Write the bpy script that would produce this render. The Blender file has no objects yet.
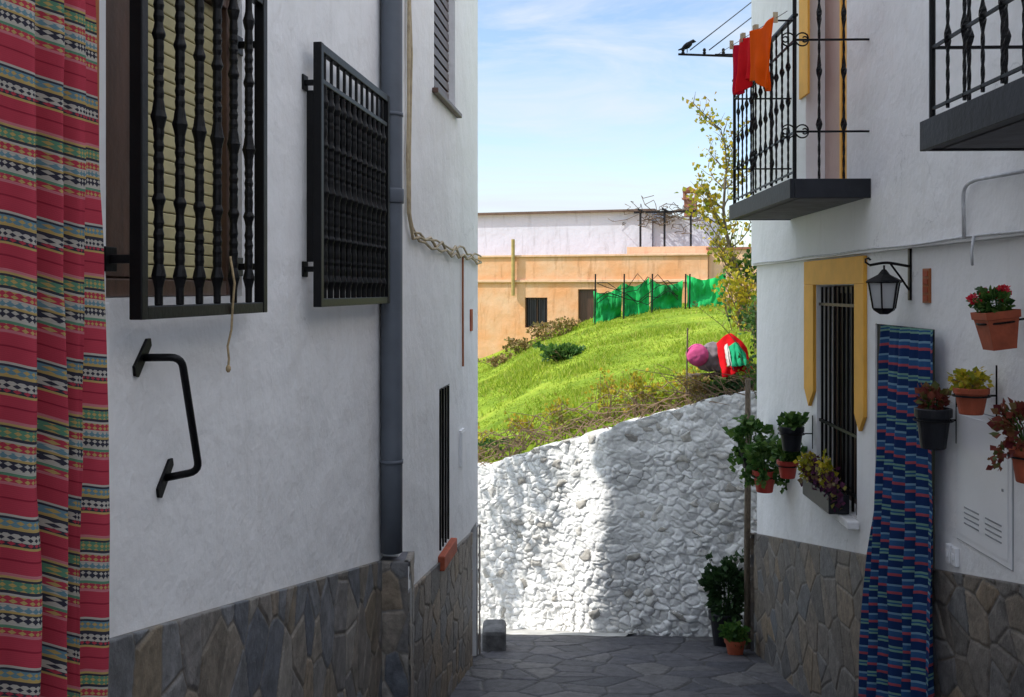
import bpy, bmesh, math, random
import numpy as np
from mathutils import Vector, Matrix
random.seed(7)
rng = np.random.default_rng(7)
scene = bpy.context.scene
coll = scene.collection

# ------------------------------------------------------------------ materials
def sock(nt, dst, val):
    if hasattr(val, 'is_linked') or isinstance(val, bpy.types.NodeSocket):
        nt.links.new(val, dst)
    else:
        dst.default_value = val
def MA(nt, op, a, b=None, c=None, clamp=False):
    n = nt.nodes.new('ShaderNodeMath'); n.operation = op; n.use_clamp = clamp
    sock(nt, n.inputs[0], a)
    if b is not None: sock(nt, n.inputs[1], b)
    if c is not None: sock(nt, n.inputs[2], c)
    return n.outputs[0]
def c4(c): return (c[0], c[1], c[2], 1.0)
def MIX(nt, f, a, b, mode='MIX'):
    n = nt.nodes.new('ShaderNodeMix'); n.data_type = 'RGBA'; n.blend_type = mode
    sock(nt, n.inputs[0], f)
    sock(nt, n.inputs[6], c4(a) if isinstance(a, tuple) else a)
    sock(nt, n.inputs[7], c4(b) if isinstance(b, tuple) else b)
    return n.outputs[2]
def RAMP(nt, f, stops, interp='LINEAR'):
    n = nt.nodes.new('ShaderNodeValToRGB'); r = n.color_ramp; r.interpolation = interp
    while len(r.elements) < len(stops): r.elements.new(0.5)
    for e, (p, c) in zip(r.elements, stops):
        e.position = p; e.color = c4(c)
    sock(nt, n.inputs[0], f)
    return n.outputs[0]
def g(v): return (v, v, v)
def NOISE(nt, scale, detail=4, rough=0.55, vec=None, stretch=None, dist=0.0, out='Fac'):
    n = nt.nodes.new('ShaderNodeTexNoise')
    n.inputs['Scale'].default_value = scale; n.inputs['Detail'].default_value = detail
    n.inputs['Roughness'].default_value = rough; n.inputs['Distortion'].default_value = dist
    if vec is None:
        ge = nt.nodes.new('ShaderNodeNewGeometry'); vec = ge.outputs['Position']
    if stretch:
        m = nt.nodes.new('ShaderNodeMapping'); m.inputs['Scale'].default_value = stretch
        nt.links.new(vec, m.inputs[0]); vec = m.outputs[0]
    nt.links.new(vec, n.inputs['Vector'])
    return n.outputs[out]
def BUMP(nt, h, strength, dist=0.02, prev=None):
    n = nt.nodes.new('ShaderNodeBump'); n.inputs['Strength'].default_value = strength
    n.inputs['Distance'].default_value = dist
    nt.links.new(h, n.inputs['Height'])
    if prev is not None: nt.links.new(prev, n.inputs['Normal'])
    return n.outputs[0]
def ATTR(nt, name):
    n = nt.nodes.new('ShaderNodeAttribute'); n.attribute_name = name
    return n.outputs['Fac']
def new_mat(name):
    m = bpy.data.materials.new(name); m.use_nodes = True
    nt = m.node_tree
    return m, nt, nt.nodes['Principled BSDF']
def simple(name, col, rough=0.6, var=0.25, scale=8.0, bump=0.15, bscale=40.0, metal=0.0, spec=0.5, stretch=None):
    m, nt, b = new_mat(name)
    f = NOISE(nt, scale, 4, stretch=stretch)
    f = RAMP(nt, f, [(0.3, g(0)), (0.7, g(1))])
    lo = tuple(x*(1-var) for x in col); hi = tuple(min(1, x*(1+var*0.6)) for x in col)
    nt.links.new(MIX(nt, f, lo, hi), b.inputs['Base Color'])
    b.inputs['Roughness'].default_value = rough; b.inputs['Metallic'].default_value = metal
    b.inputs['Specular IOR Level'].default_value = spec
    if bump > 0:
        nt.links.new(BUMP(nt, NOISE(nt, bscale, 3), bump, 0.01), b.inputs['Normal'])
    return m
def plaster(name, col, dirt=0.82, b1=0.40, patch=0.5, patchcol=None):
    m, nt, b = new_mat(name)
    n1 = NOISE(nt, 1.3, 4, 0.6)
    c = MIX(nt, RAMP(nt, n1, [(0.35, g(0)), (0.7, g(1))]), col, patchcol or tuple(x*0.95 for x in col))
    n2 = NOISE(nt, 3.0, 5, 0.65, stretch=(2.5, 2.5, 0.35))
    c = MIX(nt, RAMP(nt, n2, [(0.54, g(0)), (0.80, g(patch))]), c, (col[0]*dirt, col[1]*dirt*0.98, col[2]*dirt*0.94))
    n3 = NOISE(nt, 45, 2, 0.6)
    c = MIX(nt, RAMP(nt, n3, [(0.66, g(0)), (0.78, g(0.25))]), c, tuple(x*0.7 for x in col))
    ge = nt.nodes.new('ShaderNodeNewGeometry')
    wv = nt.nodes.new('ShaderNodeVectorMath'); wv.operation = 'MULTIPLY_ADD'
    nt.links.new(NOISE(nt, 3.5, 4, 0.6, out='Color'), wv.inputs[0]); wv.inputs[1].default_value = (0.35, 0.35, 0.35); nt.links.new(ge.outputs['Position'], wv.inputs[2])
    vo = nt.nodes.new('ShaderNodeTexVoronoi'); vo.feature = 'DISTANCE_TO_EDGE'; vo.inputs['Scale'].default_value = 0.9
    nt.links.new(wv.outputs[0], vo.inputs['Vector'])
    cr = RAMP(nt, vo.outputs['Distance'], [(0.0, g(1)), (0.0035, g(0))])
    mk = RAMP(nt, n1, [(0.54, g(0)), (0.60, g(0.4))])
    c = MIX(nt, MA(nt, 'MULTIPLY', cr, mk), c, tuple(x*0.5 for x in col))
    nt.links.new(c, b.inputs['Base Color'])
    b.inputs['Roughness'].default_value = 0.85; b.inputs['Specular IOR Level'].default_value = 0.2
    bb = BUMP(nt, NOISE(nt, 3.0, 4), b1, 0.07)
    bb = BUMP(nt, NOISE(nt, 60, 4, 0.7), 0.28, 0.007, bb)
    nt.links.new(bb, b.inputs['Normal'])
    return m
def stone_mat(name, ramp, mortar, rough=0.6, edge=(0.05, 0.3), nscale=14, var=0.6, bstr=0.5):
    m, nt, b = new_mat(name)
    c = RAMP(nt, ATTR(nt, 'cell'), ramp)
    n = RAMP(nt, NOISE(nt, nscale, 6, 0.65), [(0.3, g(1-var)), (0.7, g(1.25))])
    c = MIX(nt, 1.0, c, n, 'MULTIPLY')
    e = RAMP(nt, ATTR(nt, 'edge'), [(edge[0], g(1)), (edge[1], g(0))])
    mo = MIX(nt, NOISE(nt, 25, 2), tuple(x*0.75 for x in mortar), mortar)
    c = MIX(nt, e, c, mo)
    nt.links.new(c, b.inputs['Base Color'])
    b.inputs['Roughness'].default_value = rough
    b.inputs['Specular IOR Level'].default_value = 0.3
    bb = BUMP(nt, NOISE(nt, 35, 5, 0.7), bstr, 0.012)
    nt.links.new(bb, b.inputs['Normal'])
    return m
def leafmat(name, stops, trans=0.35, rough=0.55):
    m, nt, b = new_mat(name)
    ge = nt.nodes.new('ShaderNodeNewGeometry')
    c = RAMP(nt, ge.outputs['Random Per Island'], stops)
    nt.links.new(c, b.inputs['Base Color']); b.inputs['Roughness'].default_value = rough
    b.inputs['Specular IOR Level'].default_value = 0.3
    if trans > 0:
        t = nt.nodes.new('ShaderNodeBsdfTranslucent'); nt.links.new(c, t.inputs[0])
        mx = nt.nodes.new('ShaderNodeMixShader'); mx.inputs[0].default_value = trans
        nt.links.new(b.outputs[0], mx.inputs[1]); nt.links.new(t.outputs[0], mx.inputs[2])
        nt.links.new(mx.outputs[0], nt.nodes['Material Output'].inputs[0])
    return m
def fabric_pattern(name, period, bands, fu, trans=0.15, vert=None, fv=None):
    m, nt, b = new_mat(name)
    fv = fv or fu
    u = ATTR(nt, 'cu'); v = ATTR(nt, 'cv')
    vf = MA(nt, 'FRACT', MA(nt, 'DIVIDE', v, period))
    tot = sum(x[0] for x in bands); pos = 0; A = []; B = []
    for w, a, bb in bands:
        A.append((pos, a)); B.append((pos, bb)); pos += w/tot
    ca = RAMP(nt, vf, A, 'CONSTANT'); cb = RAMP(nt, vf, B, 'CONSTANT')
    du = MA(nt, 'ABSOLUTE', MA(nt, 'SUBTRACT', MA(nt, 'FRACT', MA(nt, 'MULTIPLY', u, fu)), 0.5))
    dv = MA(nt, 'ABSOLUTE', MA(nt, 'SUBTRACT', MA(nt, 'FRACT', MA(nt, 'MULTIPLY', v, fv)), 0.5))
    msk = MA(nt, 'LESS_THAN', MA(nt, 'ADD', du, dv), 0.42)
    c = MIX(nt, msk, ca, cb)
    if vert:
        vs = RAMP(nt, MA(nt, 'FRACT', MA(nt, 'DIVIDE', u, vert[0])), vert[1], 'CONSTANT')
        c = MIX(nt, vert[2], c, vs)
    weave = RAMP(nt, MA(nt, 'FRACT', MA(nt, 'MULTIPLY', v, 260.0)), [(0, g(0.85)), (0.5, g(1.0))])
    c = MIX(nt, 1.0, c, weave, 'MULTIPLY')
    c = MIX(nt, 0.35, c, RAMP(nt, NOISE(nt, 9, 4), [(0.3, g(0.65)), (0.7, g(1.0))]), 'MULTIPLY')
    nt.links.new(c, b.inputs['Base Color']); b.inputs['Roughness'].default_value = 0.9
    b.inputs['Specular IOR Level'].default_value = 0.1
    nt.links.new(BUMP(nt, NOISE(nt, 300, 2), 0.25, 0.003), b.inputs['Normal'])
    t = nt.nodes.new('ShaderNodeBsdfTranslucent'); nt.links.new(c, t.inputs[0])
    mx = nt.nodes.new('ShaderNodeMixShader'); mx.inputs[0].default_value = trans
    nt.links.new(b.outputs[0], mx.inputs[1]); nt.links.new(t.outputs[0], mx.inputs[2])
    nt.links.new(mx.outputs[0], nt.nodes['Material Output'].inputs[0])
    return m

WHITE = plaster('white_plaster', (0.84, 0.84, 0.84))
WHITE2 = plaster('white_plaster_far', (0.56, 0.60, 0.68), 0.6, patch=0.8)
ORANGE = plaster('orange_plaster', (0.76, 0.36, 0.17), 0.55, patch=0.95, patchcol=(0.76, 0.48, 0.31))
PALEORANGE = plaster('pale_orange_plaster', (0.76, 0.47, 0.31), 0.65, patch=0.9)
YELLOW = simple('ochre_paint', (0.82, 0.42, 0.055), 0.7, 0.12, 6, 0.2)
IRON = simple('black_iron', (0.004, 0.004, 0.005), 0.42, 0.3, 12, 0.1, 60, spec=0.2)
PIPE = simple('grey_pipe', (0.11, 0.125, 0.15), 0.5, 0.15, 5, 0.05, spec=0.3)
WOOD = simple('brown_wood', (0.085, 0.04, 0.024), 0.45, 0.4, 6, 0.2, 30, stretch=(6, 6, 0.6))
TRIM = simple('orange_wood', (0.34, 0.10, 0.025), 0.5, 0.25, 6, 0.1, stretch=(6, 6, 0.6))
BLIND = simple('cream_slats', (0.60, 0.53, 0.28), 0.6, 0.12, 10, 0.05)
DARK = simple('dark_interior', (0.012, 0.012, 0.015), 0.6, 0.3, 5, 0, spec=0.2)
GLASS = simple('window_glass', (0.02, 0.025, 0.03), 0.08, 0.2, 3, 0)
CABLE = simple('beige_cable', (0.44, 0.35, 0.22), 0.7, 0.3, 20, 0.1)
CABLEG = simple('grey_cable', (0.55, 0.56, 0.58), 0.6, 0.2, 20, 0.1)
ROPE = simple('rope', (0.42, 0.31, 0.17), 0.9, 0.3, 60, 0.4, 200)
TERRA = simple('terracotta', (0.40, 0.085, 0.035), 0.7, 0.3, 14, 0.2)
REDPOT = simple('red_plastic', (0.42, 0.04, 0.025), 0.5, 0.2, 14, 0.1)
BLACKPOT = simple('black_plastic', (0.012, 0.013, 0.018), 0.45, 0.3, 14, 0.1, spec=0.3)
SOIL = simple('soil', (0.05, 0.033, 0.02), 0.95, 0.4, 60, 0.8, 90)
SLAB = simple('dark_slab', (0.02, 0.022, 0.028), 0.55, 0.35, 6, 0.2, spec=0.25)
UNDER = simple('slab_concrete', (0.12, 0.12, 0.135), 0.8, 0.3, 9, 0.3)
SUNSTRIP = simple('painted_sun_strip', (0.50, 0.49, 0.46), 0.9, 0.3, 5, 0.5, 30)  # pale tone paints sunlight onto the strip at the wall foot
PINK_IN = plaster('pink_plaster', (0.50, 0.36, 0.32), 0.8)
METALW = simple('white_metal', (0.78, 0.785, 0.80), 0.5, 0.05, 4, 0.03)
SEAM = simple('dark_seam', (0.30, 0.31, 0.33), 0.8, 0.2, 8, 0)
LAMPG = simple('frosted_glass', (0.45, 0.46, 0.46), 0.25, 0.1, 4, 0)
BRICK = simple('brick_red', (0.30, 0.11, 0.06), 0.8, 0.35, 14, 0.4)
BARK = simple('bark', (0.15, 0.115, 0.08), 0.9, 0.5, 20, 0.6, 50, stretch=(4, 4, 1))
TWIG = simple('dry_twig', (0.24, 0.16, 0.10), 0.9, 0.5, 20, 0.3)
SLATE = stone_mat('slate_stone', [(0.0, (0.115, 0.125, 0.145)), (0.15, (0.22, 0.225, 0.235)), (0.3, (0.22, 0.18, 0.13)), (0.45, (0.15, 0.16, 0.175)), (0.6, (0.27, 0.215, 0.155)), (0.72, (0.18, 0.185, 0.20)), (0.86, (0.23, 0.20, 0.165)), (1.0, (0.31, 0.295, 0.27))], (0.20, 0.18, 0.155), 0.5, (0.05, 0.14), 16, 0.5)
SLATE_R = stone_mat('brown_stone', [(0.0, (0.09, 0.09, 0.095)), (0.25, (0.19, 0.155, 0.12)), (0.5, (0.14, 0.145, 0.155)), (0.75, (0.23, 0.175, 0.12)), (1.0, (0.19, 0.185, 0.18))], (0.18, 0.16, 0.14), 0.55, (0.05, 0.14), 16, 0.5)
PAVE = stone_mat('street_slabs', [(0.0, (0.055, 0.058, 0.07)), (0.35, (0.11, 0.107, 0.115)), (0.7, (0.08, 0.08, 0.092)), (1.0, (0.145, 0.14, 0.138))], (0.06, 0.058, 0.056), 0.6, (0.05, 0.18), 14, 0.5, 0.7)
RUBBLE = stone_mat('whitewashed_stone', [(0.0, (0.62, 0.62, 0.61)), (0.2, (0.76, 0.76, 0.75)), (0.7, (0.81, 0.81, 0.80)), (0.92, (0.78, 0.78, 0.77)), (0.965, (0.52, 0.50, 0.46)), (1.0, (0.34, 0.32, 0.29))], (0.40, 0.385, 0.36), 0.9, (0.0, 0.13), 9, 0.20, 0.8)
GREENLEAF = leafmat('green_leaves', [(0, (0.025, 0.07, 0.015)), (0.5, (0.055, 0.14, 0.025)), (1, (0.13, 0.22, 0.045))])
DARKLEAF = leafmat('dark_leaves', [(0, (0.012, 0.035, 0.012)), (1, (0.04, 0.085, 0.025))], 0.25)
YELLEAF = leafmat('yellow_leaves', [(0, (0.20, 0.24, 0.025)), (0.5, (0.45, 0.40, 0.03)), (0.8, (0.62, 0.46, 0.04)), (1, (0.32, 0.19, 0.03))], 0.45)
LIMELEAF = leafmat('yellow_green_leaves', [(0, (0.14, 0.22, 0.02)), (0.5, (0.28, 0.36, 0.03)), (1, (0.45, 0.44, 0.05))], 0.45)
DRYLEAF = leafmat('dry_leaves', [(0, (0.17, 0.11, 0.045)), (0.5, (0.28, 0.19, 0.06)), (1, (0.16, 0.18, 0.04))], 0.3)
REDLEAF = leafmat('red_leaves', [(0, (0.12, 0.015, 0.02)), (0.5, (0.24, 0.06, 0.035)), (1, (0.09, 0.13, 0.035))], 0.3)
PURPLEAF = leafmat('purple_leaves', [(0, (0.06, 0.012, 0.05)), (0.6, (0.12, 0.03, 0.07)), (1, (0.28, 0.26, 0.04))], 0.3)
REDFLOWER = leafmat('red_petals', [(0, (0.45, 0.01, 0.02)), (1, (0.7, 0.03, 0.06))], 0.3)
GRASSM = leafmat('grass_blades', [(0, (0.17, 0.26, 0.015)), (0.5, (0.28, 0.38, 0.03)), (0.85, (0.38, 0.45, 0.05)), (1, (0.50, 0.46, 0.12))], 0.5)
TREELEAF = leafmat('autumn_tree_leaves', [(0, (0.16, 0.20, 0.02)), (0.45, (0.36, 0.33, 0.03)), (0.8, (0.55, 0.40, 0.03)), (1, (0.26, 0.16, 0.02))], 0.45)

def hill_material():
    m, nt, b = new_mat('grassy_soil')
    n = RAMP(nt, NOISE(nt, 0.9, 6, 0.65), [(0.32, (0.12, 0.20, 0.016)), (0.5, (0.23, 0.33, 0.03)), (0.62, (0.31, 0.40, 0.04)), (0.75, (0.37, 0.33, 0.09))])
    n2 = RAMP(nt, NOISE(nt, 14, 5, 0.7), [(0.35, g(0.65)), (0.65, g(1.12))])
    nt.links.new(MIX(nt, 1.0, n, n2, 'MULTIPLY'), b.inputs['Base Color'])
    b.inputs['Roughness'].default_value = 0.95; b.inputs['Specular IOR Level'].default_value = 0.1
    nt.links.new(BUMP(nt, NOISE(nt, 12, 6, 0.75), 0.6, 0.10), b.inputs['Normal'])
    return m
HILLM = hill_material()
GROUNDM = simple('dusty_ground', (0.30, 0.28, 0.25), 0.9, 0.3, 3, 0.4)

def cloth(name, col, trans=0.4, var=0.85):
    m, nt, b = new_mat(name)
    c = MIX(nt, NOISE(nt, 30, 3), tuple(x*var for x in col), col)
    nt.links.new(c, b.inputs['Base Color']); b.inputs['Roughness'].default_value = 0.95
    b.inputs['Specular IOR Level'].default_value = 0.05
    t = nt.nodes.new('ShaderNodeBsdfTranslucent'); nt.links.new(c, t.inputs[0])
    mx = nt.nodes.new('ShaderNodeMixShader'); mx.inputs[0].default_value = trans
    nt.links.new(b.outputs[0], mx.inputs[1]); nt.links.new(t.outputs[0], mx.inputs[2])
    nt.links.new(mx.outputs[0], nt.nodes['Material Output'].inputs[0])
    return m
NET = simple('green_netting', (0.015, 0.40, 0.10), 0.75, 0.6, 2.0, 0.3, 12, spec=0.2)
CLOTH_R = cloth('red_cloth', (0.85, 0.02, 0.03)); CLOTH_D = cloth('dark_red_cloth', (0.70, 0.01, 0.05)); CLOTH_O = cloth('orange_cloth', (1.0, 0.16, 0.008))
CLOTH_P = cloth('pink_cloth', (0.66, 0.11, 0.28), 0.05, 0.75); CLOTH_G = cloth('grey_sack', (0.30, 0.25, 0.27), 0.02, 0.6)
CLOTH_GR = cloth('green_cloth', (0.03, 0.42, 0.20), 0.2)

RED = (0.47, 0.055, 0.085); DRED = (0.28, 0.025, 0.045); PNK = (0.55, 0.19, 0.22); GRN = (0.12, 0.27, 0.17)
NAV = (0.045, 0.045, 0.065); YEL = (0.50, 0.36, 0.13); WHT = (0.50, 0.47, 0.41); TEA = (0.15, 0.27, 0.32)
CURT1 = fabric_pattern('striped_woven_cloth', 0.29, [
    (7, RED, RED), (0.8, DRED, DRED), (6, RED, RED), (1.2, PNK, PNK), (3, RED, YEL), (1.2, GRN, GRN), (1.6, WHT, WHT),
    (4, NAV, WHT), (1.2, YEL, YEL), (2.8, TEA, WHT), (1, WHT, WHT), (3.6, RED, YEL), (1.0, WHT, WHT), (1.4, NAV, NAV), (4.5, GRN, YEL), (1.2, NAV, NAV), (1.3, YEL, YEL),
    (1.2, PNK, PNK), (6, RED, RED), (0.8, DRED, DRED), (5, RED, RED), (1.2, YEL, YEL), (2, NAV, RED), (4, WHT, NAV), (1.5, NAV, NAV), (1.5, YEL, YEL), (3.6, TEA, YEL), (1.2, NAV, NAV), (1.3, WHT, WHT)], 75.0, 0.12, fv=100.0)
BL = (0.015, 0.042, 0.14); BL2 = (0.035, 0.11, 0.27); LB = (0.20, 0.36, 0.48); PK = (0.46, 0.09, 0.11); GY = (0.20, 0.38, 0.30)
CURT2 = fabric_pattern('blue_plaid_cloth', 0.22, [
    (6, BL, BL), (2.0, PK, PK), (3, BL2, BL2), (1.6, LB, LB), (5, BL, BL), (1.4, GY, GY), (1.2, BL2, BL2), (1.4, GY, GY), (5, BL, BL), (1.8, PK, PK), (4, BL2, BL2), (1.5, LB, LB)],
    30.0, 0.08)

# ------------------------------------------------------------------ maps (u along wall, t towards street, z)
def lin_map(x0, m, side):
    nrm = math.sqrt(1+m*m)
    nx, ny = (1/nrm, -m/nrm) if side > 0 else (-1/nrm, m/nrm)
    def f(u, t, z): return (x0+m*u+t*nx, u+t*ny, z)
    return f
mL = lin_map(-1.30, 0.118, 1)
mL2 = lin_map(-1.166, 0.108, 1)
mR = lin_map(1.80, 0.028, -1)
def mW(u, t, z):           # rubble wall
    return (2.1-0.8665*u-0.499*t, 9.0+0.499*u-0.8665*t, z)

# ------------------------------------------------------------------ mesh builder
class MB:
    def __init__(s): s.v = []; s.f = []; s.m = []; s.mi = 0
    def add(s, vs, fs):
        o = len(s.v); s.v += [tuple(p) for p in vs]
        s.f += [tuple(o+i for i in f) for f in fs]; s.m += [s.mi]*len(fs)
        return s
    def box(s, a0, a1, b0, b1, c0, c1):
        return s.add([(a0, b0, c0), (a1, b0, c0), (a1, b1, c0), (a0, b1, c0), (a0, b0, c1), (a1, b0, c1), (a1, b1, c1), (a0, b1, c1)],
              [(0, 3, 2, 1), (4, 5, 6, 7), (0, 1, 5, 4), (1, 2, 6, 5), (2, 3, 7, 6), (3, 0, 4, 7)])
    def prism(s, poly, t0, t1):       # poly in (u,z)
        n = len(poly)
        vs = [(p[0], t0, p[1]) for p in poly]+[(p[0], t1, p[1]) for p in poly]
        fs = [tuple(range(n)), tuple(range(2*n-1, n-1, -1))]
        fs += [(i, i+n, (i+1) % n+n, (i+1) % n) for i in range(n)]
        return s.add(vs, fs)
    def tube(s, path, r, n=8, twist=0.0, cap=True):
        P = [Vector(p) for p in path]; k = len(P)
        R = r if isinstance(r, (list, tuple)) else [r]*k
        T = []
        for i in range(k):
            d = P[min(i+1, k-1)]-P[max(i-1, 0)]
            T.append(d.normalized() if d.length > 1e-9 else Vector((0, 0, 1)))
        a = Vector((0, 1, 0)) if abs(T[0].y) < 0.9 else Vector((1, 0, 0))
        nrm = (a-T[0]*a.dot(T[0])).normalized()
        vs = []; fs = []
        for i in range(k):
            nrm = (nrm-T[i]*nrm.dot(T[i]))
            nrm = nrm.normalized() if nrm.length > 1e-6 else Vector((1, 0, 0))
            bn = T[i].cross(nrm)
            for j in range(n):
                an = 2*math.pi*j/n+math.pi/n+twist*i
                vs.append(P[i]+(nrm*math.cos(an)+bn*math.sin(an))*R[i])
        for i in range(k-1):
            for j in range(n):
                fs.append((i*n+j, i*n+(j+1) % n, (i+1)*n+(j+1) % n, (i+1)*n+j))
        if cap:
            fs.append(tuple(range(n-1, -1, -1))); fs.append(tuple((k-1)*n+j for j in range(n)))
        return s.add(vs, fs)
    def lathe(s, prof, o=(0, 0, 0), n=16, rot=0.0, sq=1.0):
        vs = []; fs = []
        for r, z in prof:
            for j in range(n):
                a = 2*math.pi*j/n+rot
                vs.append((o[0]+r*math.cos(a), o[1]+r*math.sin(a)*sq, o[2]+z))
        k = len(prof)
        for i in range(k-1):
            for j in range(n):
                fs.append((i*n+j, i*n+(j+1) % n, (i+1)*n+(j+1) % n, (i+1)*n+j))
        fs.append(tuple(range(n-1, -1, -1))); fs.append(tuple((k-1)*n+j for j in range(n)))
        return s.add(vs, fs)
    def blob(s, c, r, seed=0, amp=0.15, n=16, wr=0.0):
        rr = np.random.default_rng(seed); ph = rr.random(8)*6.28
        vs = []; fs = []
        for i in range(n+1):
            th = math.pi*i/n
            for j in range(2*n):
                a = math.pi*j/n
                k = 1+amp*(math.sin(3*a+ph[0])*math.sin(2*th+ph[1])+0.5*math.sin(6*a+ph[2]+3*th)*math.sin(th)+0.3*math.sin(11*th+ph[3]+4*a)*math.sin(th))
                if wr: k += wr*abs(float(fbm(2.2*math.cos(a)*math.sin(th)+5+seed, 2.2*math.sin(a)*math.sin(th)+3*math.cos(th)+9, seed, 4)))*math.sin(th)*4-wr
                vs.append((c[0]+r[0]*k*math.sin(th)*math.cos(a), c[1]+r[1]*k*math.sin(th)*math.sin(a), c[2]+r[2]*k*math.cos(th)))
        for i in range(n):
            for j in range(2*n):
                fs.append((i*2*n+j, (i+1)*2*n+j, (i+1)*2*n+(j+1) % (2*n), i*2*n+(j+1) % (2*n)))
        return s.add(vs, fs)
    def leaves(s, C, size, seed=0, up=0.2, width=0.45, out=None):
        rr = np.random.default_rng(seed); C = np.asarray(C, float); n = len(C)
        d = rr.normal(size=(n, 3)); d[:, 2] += up
        if out is not None: d += out
        d /= np.linalg.norm(d, axis=1)[:, None]
        q = rr.normal(size=(n, 3)); sd = np.cross(d, q); sd /= np.linalg.norm(sd, axis=1)[:, None]
        nn = np.cross(d, sd); L = size*(0.6+0.8*rr.random(n))[:, None]
        a = C; b = C+d*L*0.5+sd*L*width+nn*L*0.12; c = C+d*L; e = C+d*L*0.5-sd*L*width+nn*L*0.12
        V = np.stack([a, b, c, e], 1).reshape(-1, 3)
        o = len(s.v); s.v += [tuple(p) for p in V.tolist()]
        s.f += [(o+4*i, o+4*i+1, o+4*i+2, o+4*i+3) for i in range(n)]; s.m += [s.mi]*n
        return s

ORG = {}
def finish_obj(name, me, parent=None, org=(0, 0, 0)):
    o = bpy.data.objects.new(name, me); coll.objects.link(o)
    if parent is not None: o.parent = parent
    else: o.location = org
    ORG[o.name] = tuple(org)
    return o
def build(mb, name, mats, mp=None, parent=None, org=None, smooth=False, bevel=0.0, label=None, category=None, group=None, kind=None, recalc=True):
    if not isinstance(mats, (list, tuple)): mats = [mats]
    V = mb.v
    if mp is not None: V = [mp(*p) for p in V]
    if parent is not None: org = ORG[parent.name]
    if org is None: org = (0, 0, 0)
    V = [(p[0]-org[0], p[1]-org[1], p[2]-org[2]) for p in V]
    me = bpy.data.meshes.new(name); me.from_pydata(V, [], mb.f)
    for m in mats: me.materials.append(m)
    me.polygons.foreach_set('material_index', mb.m)
    if recalc:
        bm = bmesh.new(); bm.from_mesh(me); bmesh.ops.recalc_face_normals(bm, faces=bm.faces); bm.to_mesh(me); bm.free()
    if smooth: me.polygons.foreach_set('use_smooth', [True]*len(me.polygons))
    me.update()
    o = finish_obj(name, me, parent, org)
    if bevel > 0:
        b = o.modifiers.new('bevel', 'BEVEL'); b.width = bevel; b.segments = 2; b.limit_method = 'ANGLE'
    if label: o['label'] = label
    if category: o['category'] = category
    if group: o['group'] = group
    if kind: o['kind'] = kind
    return o
def thing(name, label, category, org, group=None):
    o = bpy.data.objects.new(name, None); coll.objects.link(o); o.location = org
    o.empty_display_size = 0.2; o['label'] = label; o['category'] = category
    if group: o['group'] = group
    ORG[o.name] = tuple(org)
    return o

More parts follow.
